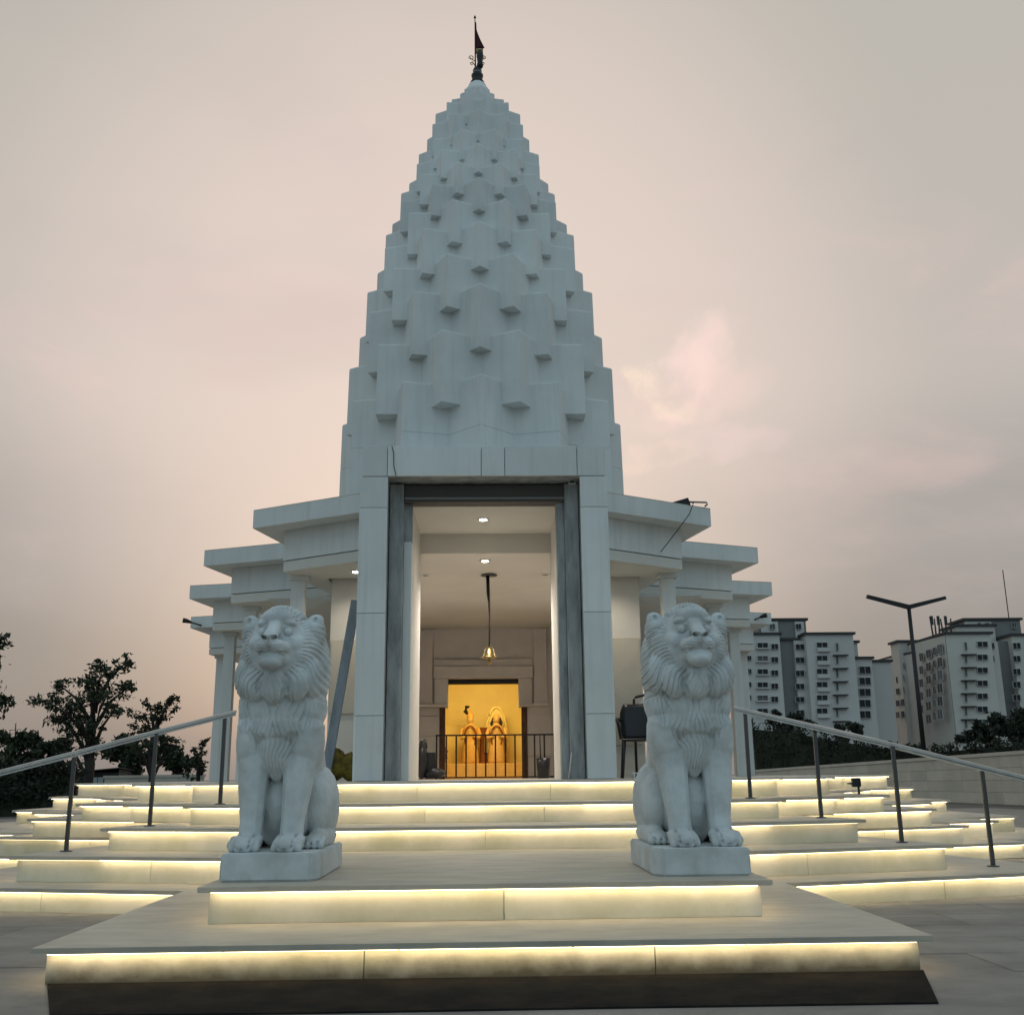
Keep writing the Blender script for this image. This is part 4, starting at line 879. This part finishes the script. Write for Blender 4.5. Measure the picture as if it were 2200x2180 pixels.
blk('wall', b1, 822.5, 850, 455, BW, YB+3, 10)
blk('wall', b1, 825, 944, 560, BW, YB+1.5, 10)
blk('roof_room', b1, 225, 335, 318, BW, YB+3.5, .4, False); blk('roof_room', b1, 445, 503, 318, BW, YB+3.6, .35, False)
for (x0, x1) in ((280, 315), (450, 485)): win(b1, x0, x1, 350, 36, YB+3.45)
for r in range(6):
    y = 472+85.3*r
    win(b1, 134, 162, y-3, 30); win(b1, 200, 270, y, 34); win(b1, 290, 336, y+8, 36)
    win(b1, 448, 506, y+10, 36, YB+.9); win(b1, 515 if False else 584, 656, y-2, 34, YB-1); win(b1, 712, 724, y+10, 52, YB-1)
    a = P(Xp(200), Zp(y+20), YB); b = P(Xp(270), Zp(y+20), YB); box('sill', a[0]-b1.location.x-.3, b[0]-b1.location.x+.3, -.75, -.02, a[1]-.15, a[1]+.05, BW, b1)
    a = P(Xp(585), Zp(y+19), YB); b = P(Xp(655), Zp(y+19), YB); box('sill', a[0]-b1.location.x-.2, b[0]-b1.location.x+.2, -1.8, -1.02, a[1]-.9, a[1]-.05, BW, b1)
    a = P(Xp(682), Zp(y+68), YB); b = P(Xp(776), Zp(y+68), YB); box('ledge', a[0]-b1.location.x, b[0]-b1.location.x, -2.0, -1.02, a[1]-.12, a[1]+.12, BROOF, b1)
for r in range(5): win(b1, 860, 936, 632+72*r, 48, YB+1.5)
b2 = thing('apartment_block', 'beige apartment block with bent front and roof aerials at far right', 'building', (P(Xp(1500), 1500, YB)[0], YB, 0))
blk('wall', b2, 945, 1065, 580, BW, YB+6, 8)
def obl(nm, par, x0, yt0, Y0, x1, yt1, Y1, m):
    a, z0 = P(Xp(x0), Zp(yt0), Y0); b, z1 = P(Xp(x1), Zp(yt1), Y1); px, py = par.location.x, par.location.y; zt = min(z0, z1); z0 = z1 = (z0+z1)/2
    vs_ = [(a-px, Y0-py, -.5), (b-px, Y1-py, -.5), (b-px, Y1-py+8, -.5), (a-px, Y0-py+8, -.5), (a-px, Y0-py, z0), (b-px, Y1-py, z1), (b-px, Y1-py+8, z1), (a-px, Y0-py+8, z0)]
    w_ = mobj(nm, vs_, [(3, 2, 1, 0), (4, 5, 6, 7), (0, 1, 5, 4), (1, 2, 6, 5), (2, 3, 7, 6), (3, 0, 4, 7)], m, par)
    mobj('roof_slab', [(v[0], v[1]-(.6 if i in (0, 1, 4, 5) else -.3), (z0+.01 if i < 4 else z0+.5)) for i, v in enumerate(vs_)], [(3, 2, 1, 0), (4, 5, 6, 7), (0, 1, 5, 4), (1, 2, 6, 5), (2, 3, 7, 6), (3, 0, 4, 7)], BROOF, w_)
    return (a, Y0, b, Y1)
obl('wall', b2, 1064, 545, 262, 1216, 530, 252, BW2); obl('wall', b2, 1216.5, 440, 252, 1420, 425, 236, BW2)
blk('roof_room', b2, 1115, 1300, 452, BW2, YB+16, 5)
def owin(x0, x1, yc, h, xa, Ya, xb, Yb):
    A_ = P(Xp(xa), 1500, Ya)[0]; B_ = P(Xp(xb), 1500, Yb)[0]; k0 = P(Xp(xa), Zp(560), Ya)[0]-A_; A_ += k0; B_ += k0; an = math.atan2(Yb-Ya, B_-A_); e = []
    for xx in (x0, x1):
        kx = P(Xp(xx), Zp(560), 1.0)[0]; m_ = (Yb-Ya)/(B_-A_); e.append((Ya-m_*A_)/(1-m_*kx))     # depth where the sight line meets the wall
    Y = (e[0]+e[1])/2; win(b2, x0, x1, yc, h, Y, an); o = [c for c in b2.children if c.name.startswith('window')][-1]
    o.scale.y = .12; p, q = P(Xp(x0), Zp(yc), e[0]), P(Xp(x1), Zp(yc), e[1]); o.scale.x = math.hypot(q[0]-p[0], e[1]-e[0]); o.location = ((p[0]+q[0])/2-b2.location.x+math.sin(an)*.06, Y-b2.location.y-math.cos(an)*.06, p[1])
for r in range(5):
    owin(1104, 1128, 620+76*r, 40, 1064, 262, 1216, 252); owin(1138, 1160, 608+78*r, 44, 1064, 262, 1216, 252)
for r in range(6):
    y = 505+84*r
    owin(1256, 1282, y+45, 52, 1216, 252, 1420, 236); owin(1300, 1334, y+25, 56, 1216, 252, 1420, 236); owin(1344, 1364, y+6, 50, 1216, 252, 1420, 236); owin(1374, 1408, y-6, 62, 1216, 252, 1420, 236)
blk('wall', b2, 1420.5, 1714, 400, BW2, YB-4, 15)
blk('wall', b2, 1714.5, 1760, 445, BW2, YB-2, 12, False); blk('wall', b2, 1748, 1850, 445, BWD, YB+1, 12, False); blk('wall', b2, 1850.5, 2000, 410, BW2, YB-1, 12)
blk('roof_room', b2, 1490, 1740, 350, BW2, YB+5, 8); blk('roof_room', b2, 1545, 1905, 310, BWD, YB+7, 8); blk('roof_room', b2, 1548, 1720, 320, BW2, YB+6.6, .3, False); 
for (x0, x1) in ((1632, 1650), (1678, 1704), (1850, 1880)): win(b2, x0, x1, 343, 36, YB+6.5 if x0 < 1800 else YB+6.9)
for r in range(7):
    y = 465+84*r
    win(b2, 1624, 1694, y, 36, YB-4); win(b2, 1545, 1558, y+12, 54, YB-4); win(b2, 1718, 1736, y+10, 40, YB-2); win(b2, 1856, 1906, y+10, 40, YB-1)
    a = P(Xp(1522), Zp(y+68), YB-4); b = P(Xp(1615), Zp(y+68), YB-4); box('ledge', a[0]-b2.location.x, b[0]-b2.location.x, -5.0, -4.02, a[1]-.12, a[1]+.12, BROOF, b2)
for i, x in enumerate((1342, 1362, 1384, 1410, 1432, 1460)):
    a = P(Xp(x), Zp(400), YB+1); bm = bmesh.new(); add_tube(bm, [(a[0]-b2.location.x, 1, a[1]-.3), (a[0]-b2.location.x+.3*(i % 3-1), 1, a[1]+4.2-.5*(i % 2))], [.22, .16], 5)
    if i % 2 == 0: add_box(bm, a[0]-b2.location.x-.2, a[0]-b2.location.x+.35, .8, 1.2, a[1]+2.2, a[1]+4.3)
    bobj('roof_aerial', bm, BROOF, b2)
a = P(Xp(1835), Zp(300), YB+8); tube('mast', [(a[0]-b2.location.x, 8, a[1]-.5), (a[0]-b2.location.x, 8, a[1]+12)], .12, BROOF, b2, 5)

# ------------------------------------------------------------------ small fittings
for (u0, v0, u1, v1, Yq, lab) in ((402, 1334, 430, 1342, 23.1, 'small black spotlight on the left rear canopy corner'), (1640, 1323, 1618, 1332, 23.1, 'small black spotlight on the right rear canopy corner')):
    a, b = P(u0, v0, Yq), P(u1, v1, Yq); t = thing('canopy_spotlight', lab, 'spotlight', (b[0], Yq, b[1]), 0, 'spotlights on the rear canopy corners')
    dx, dz = a[0]-b[0], a[1]-b[1]; tube('bracket_arm', [(0, .1, 0), (dx*.75, 0, dz*.75)], .02, POSTM, t, 6)
    bm = bmesh.new(); add_tube(bm, [(dx*.7, 0, dz*.7), (dx, -.05, dz), (dx*1.25, -.08, dz*1.1)], [.03, .05, .055], 8); bobj('lamp_head', bm, BLACK, t)
def wire(label, pts, r=.005):
    t = thing('wire', label, 'wire'); tube('wire_strand', pts, r, BLACK, t, 5)
q = [(842, 958), (846, 975), (846, 1000), (851, 1022)]
wire('loose dark wire trailing down the left end of the lintel', [(P(u, v, YP-.02)[0], YP-.022, P(u, v, YP-.02)[1]) for u, v in q])
mx, mz = P(38, 1600, 62); m2 = P(34, 1553, 62)
ms = thing('aerial_mast', 'thin aerial mast above the bushes at far left', 'mast', (mx, 62, 0)); tube('mast_pole', [(0, 0, 0), (m2[0]-mx, 0, m2[1])], [.05, .03], BLACK, ms, 5)
for k, dz in enumerate((.4, .9)): tube('crossbar', [(m2[0]-mx-.35, 0, m2[1]-dz), (m2[0]-mx+.35, 0, m2[1]-dz+.05)], .015, BLACK, ms, 4)
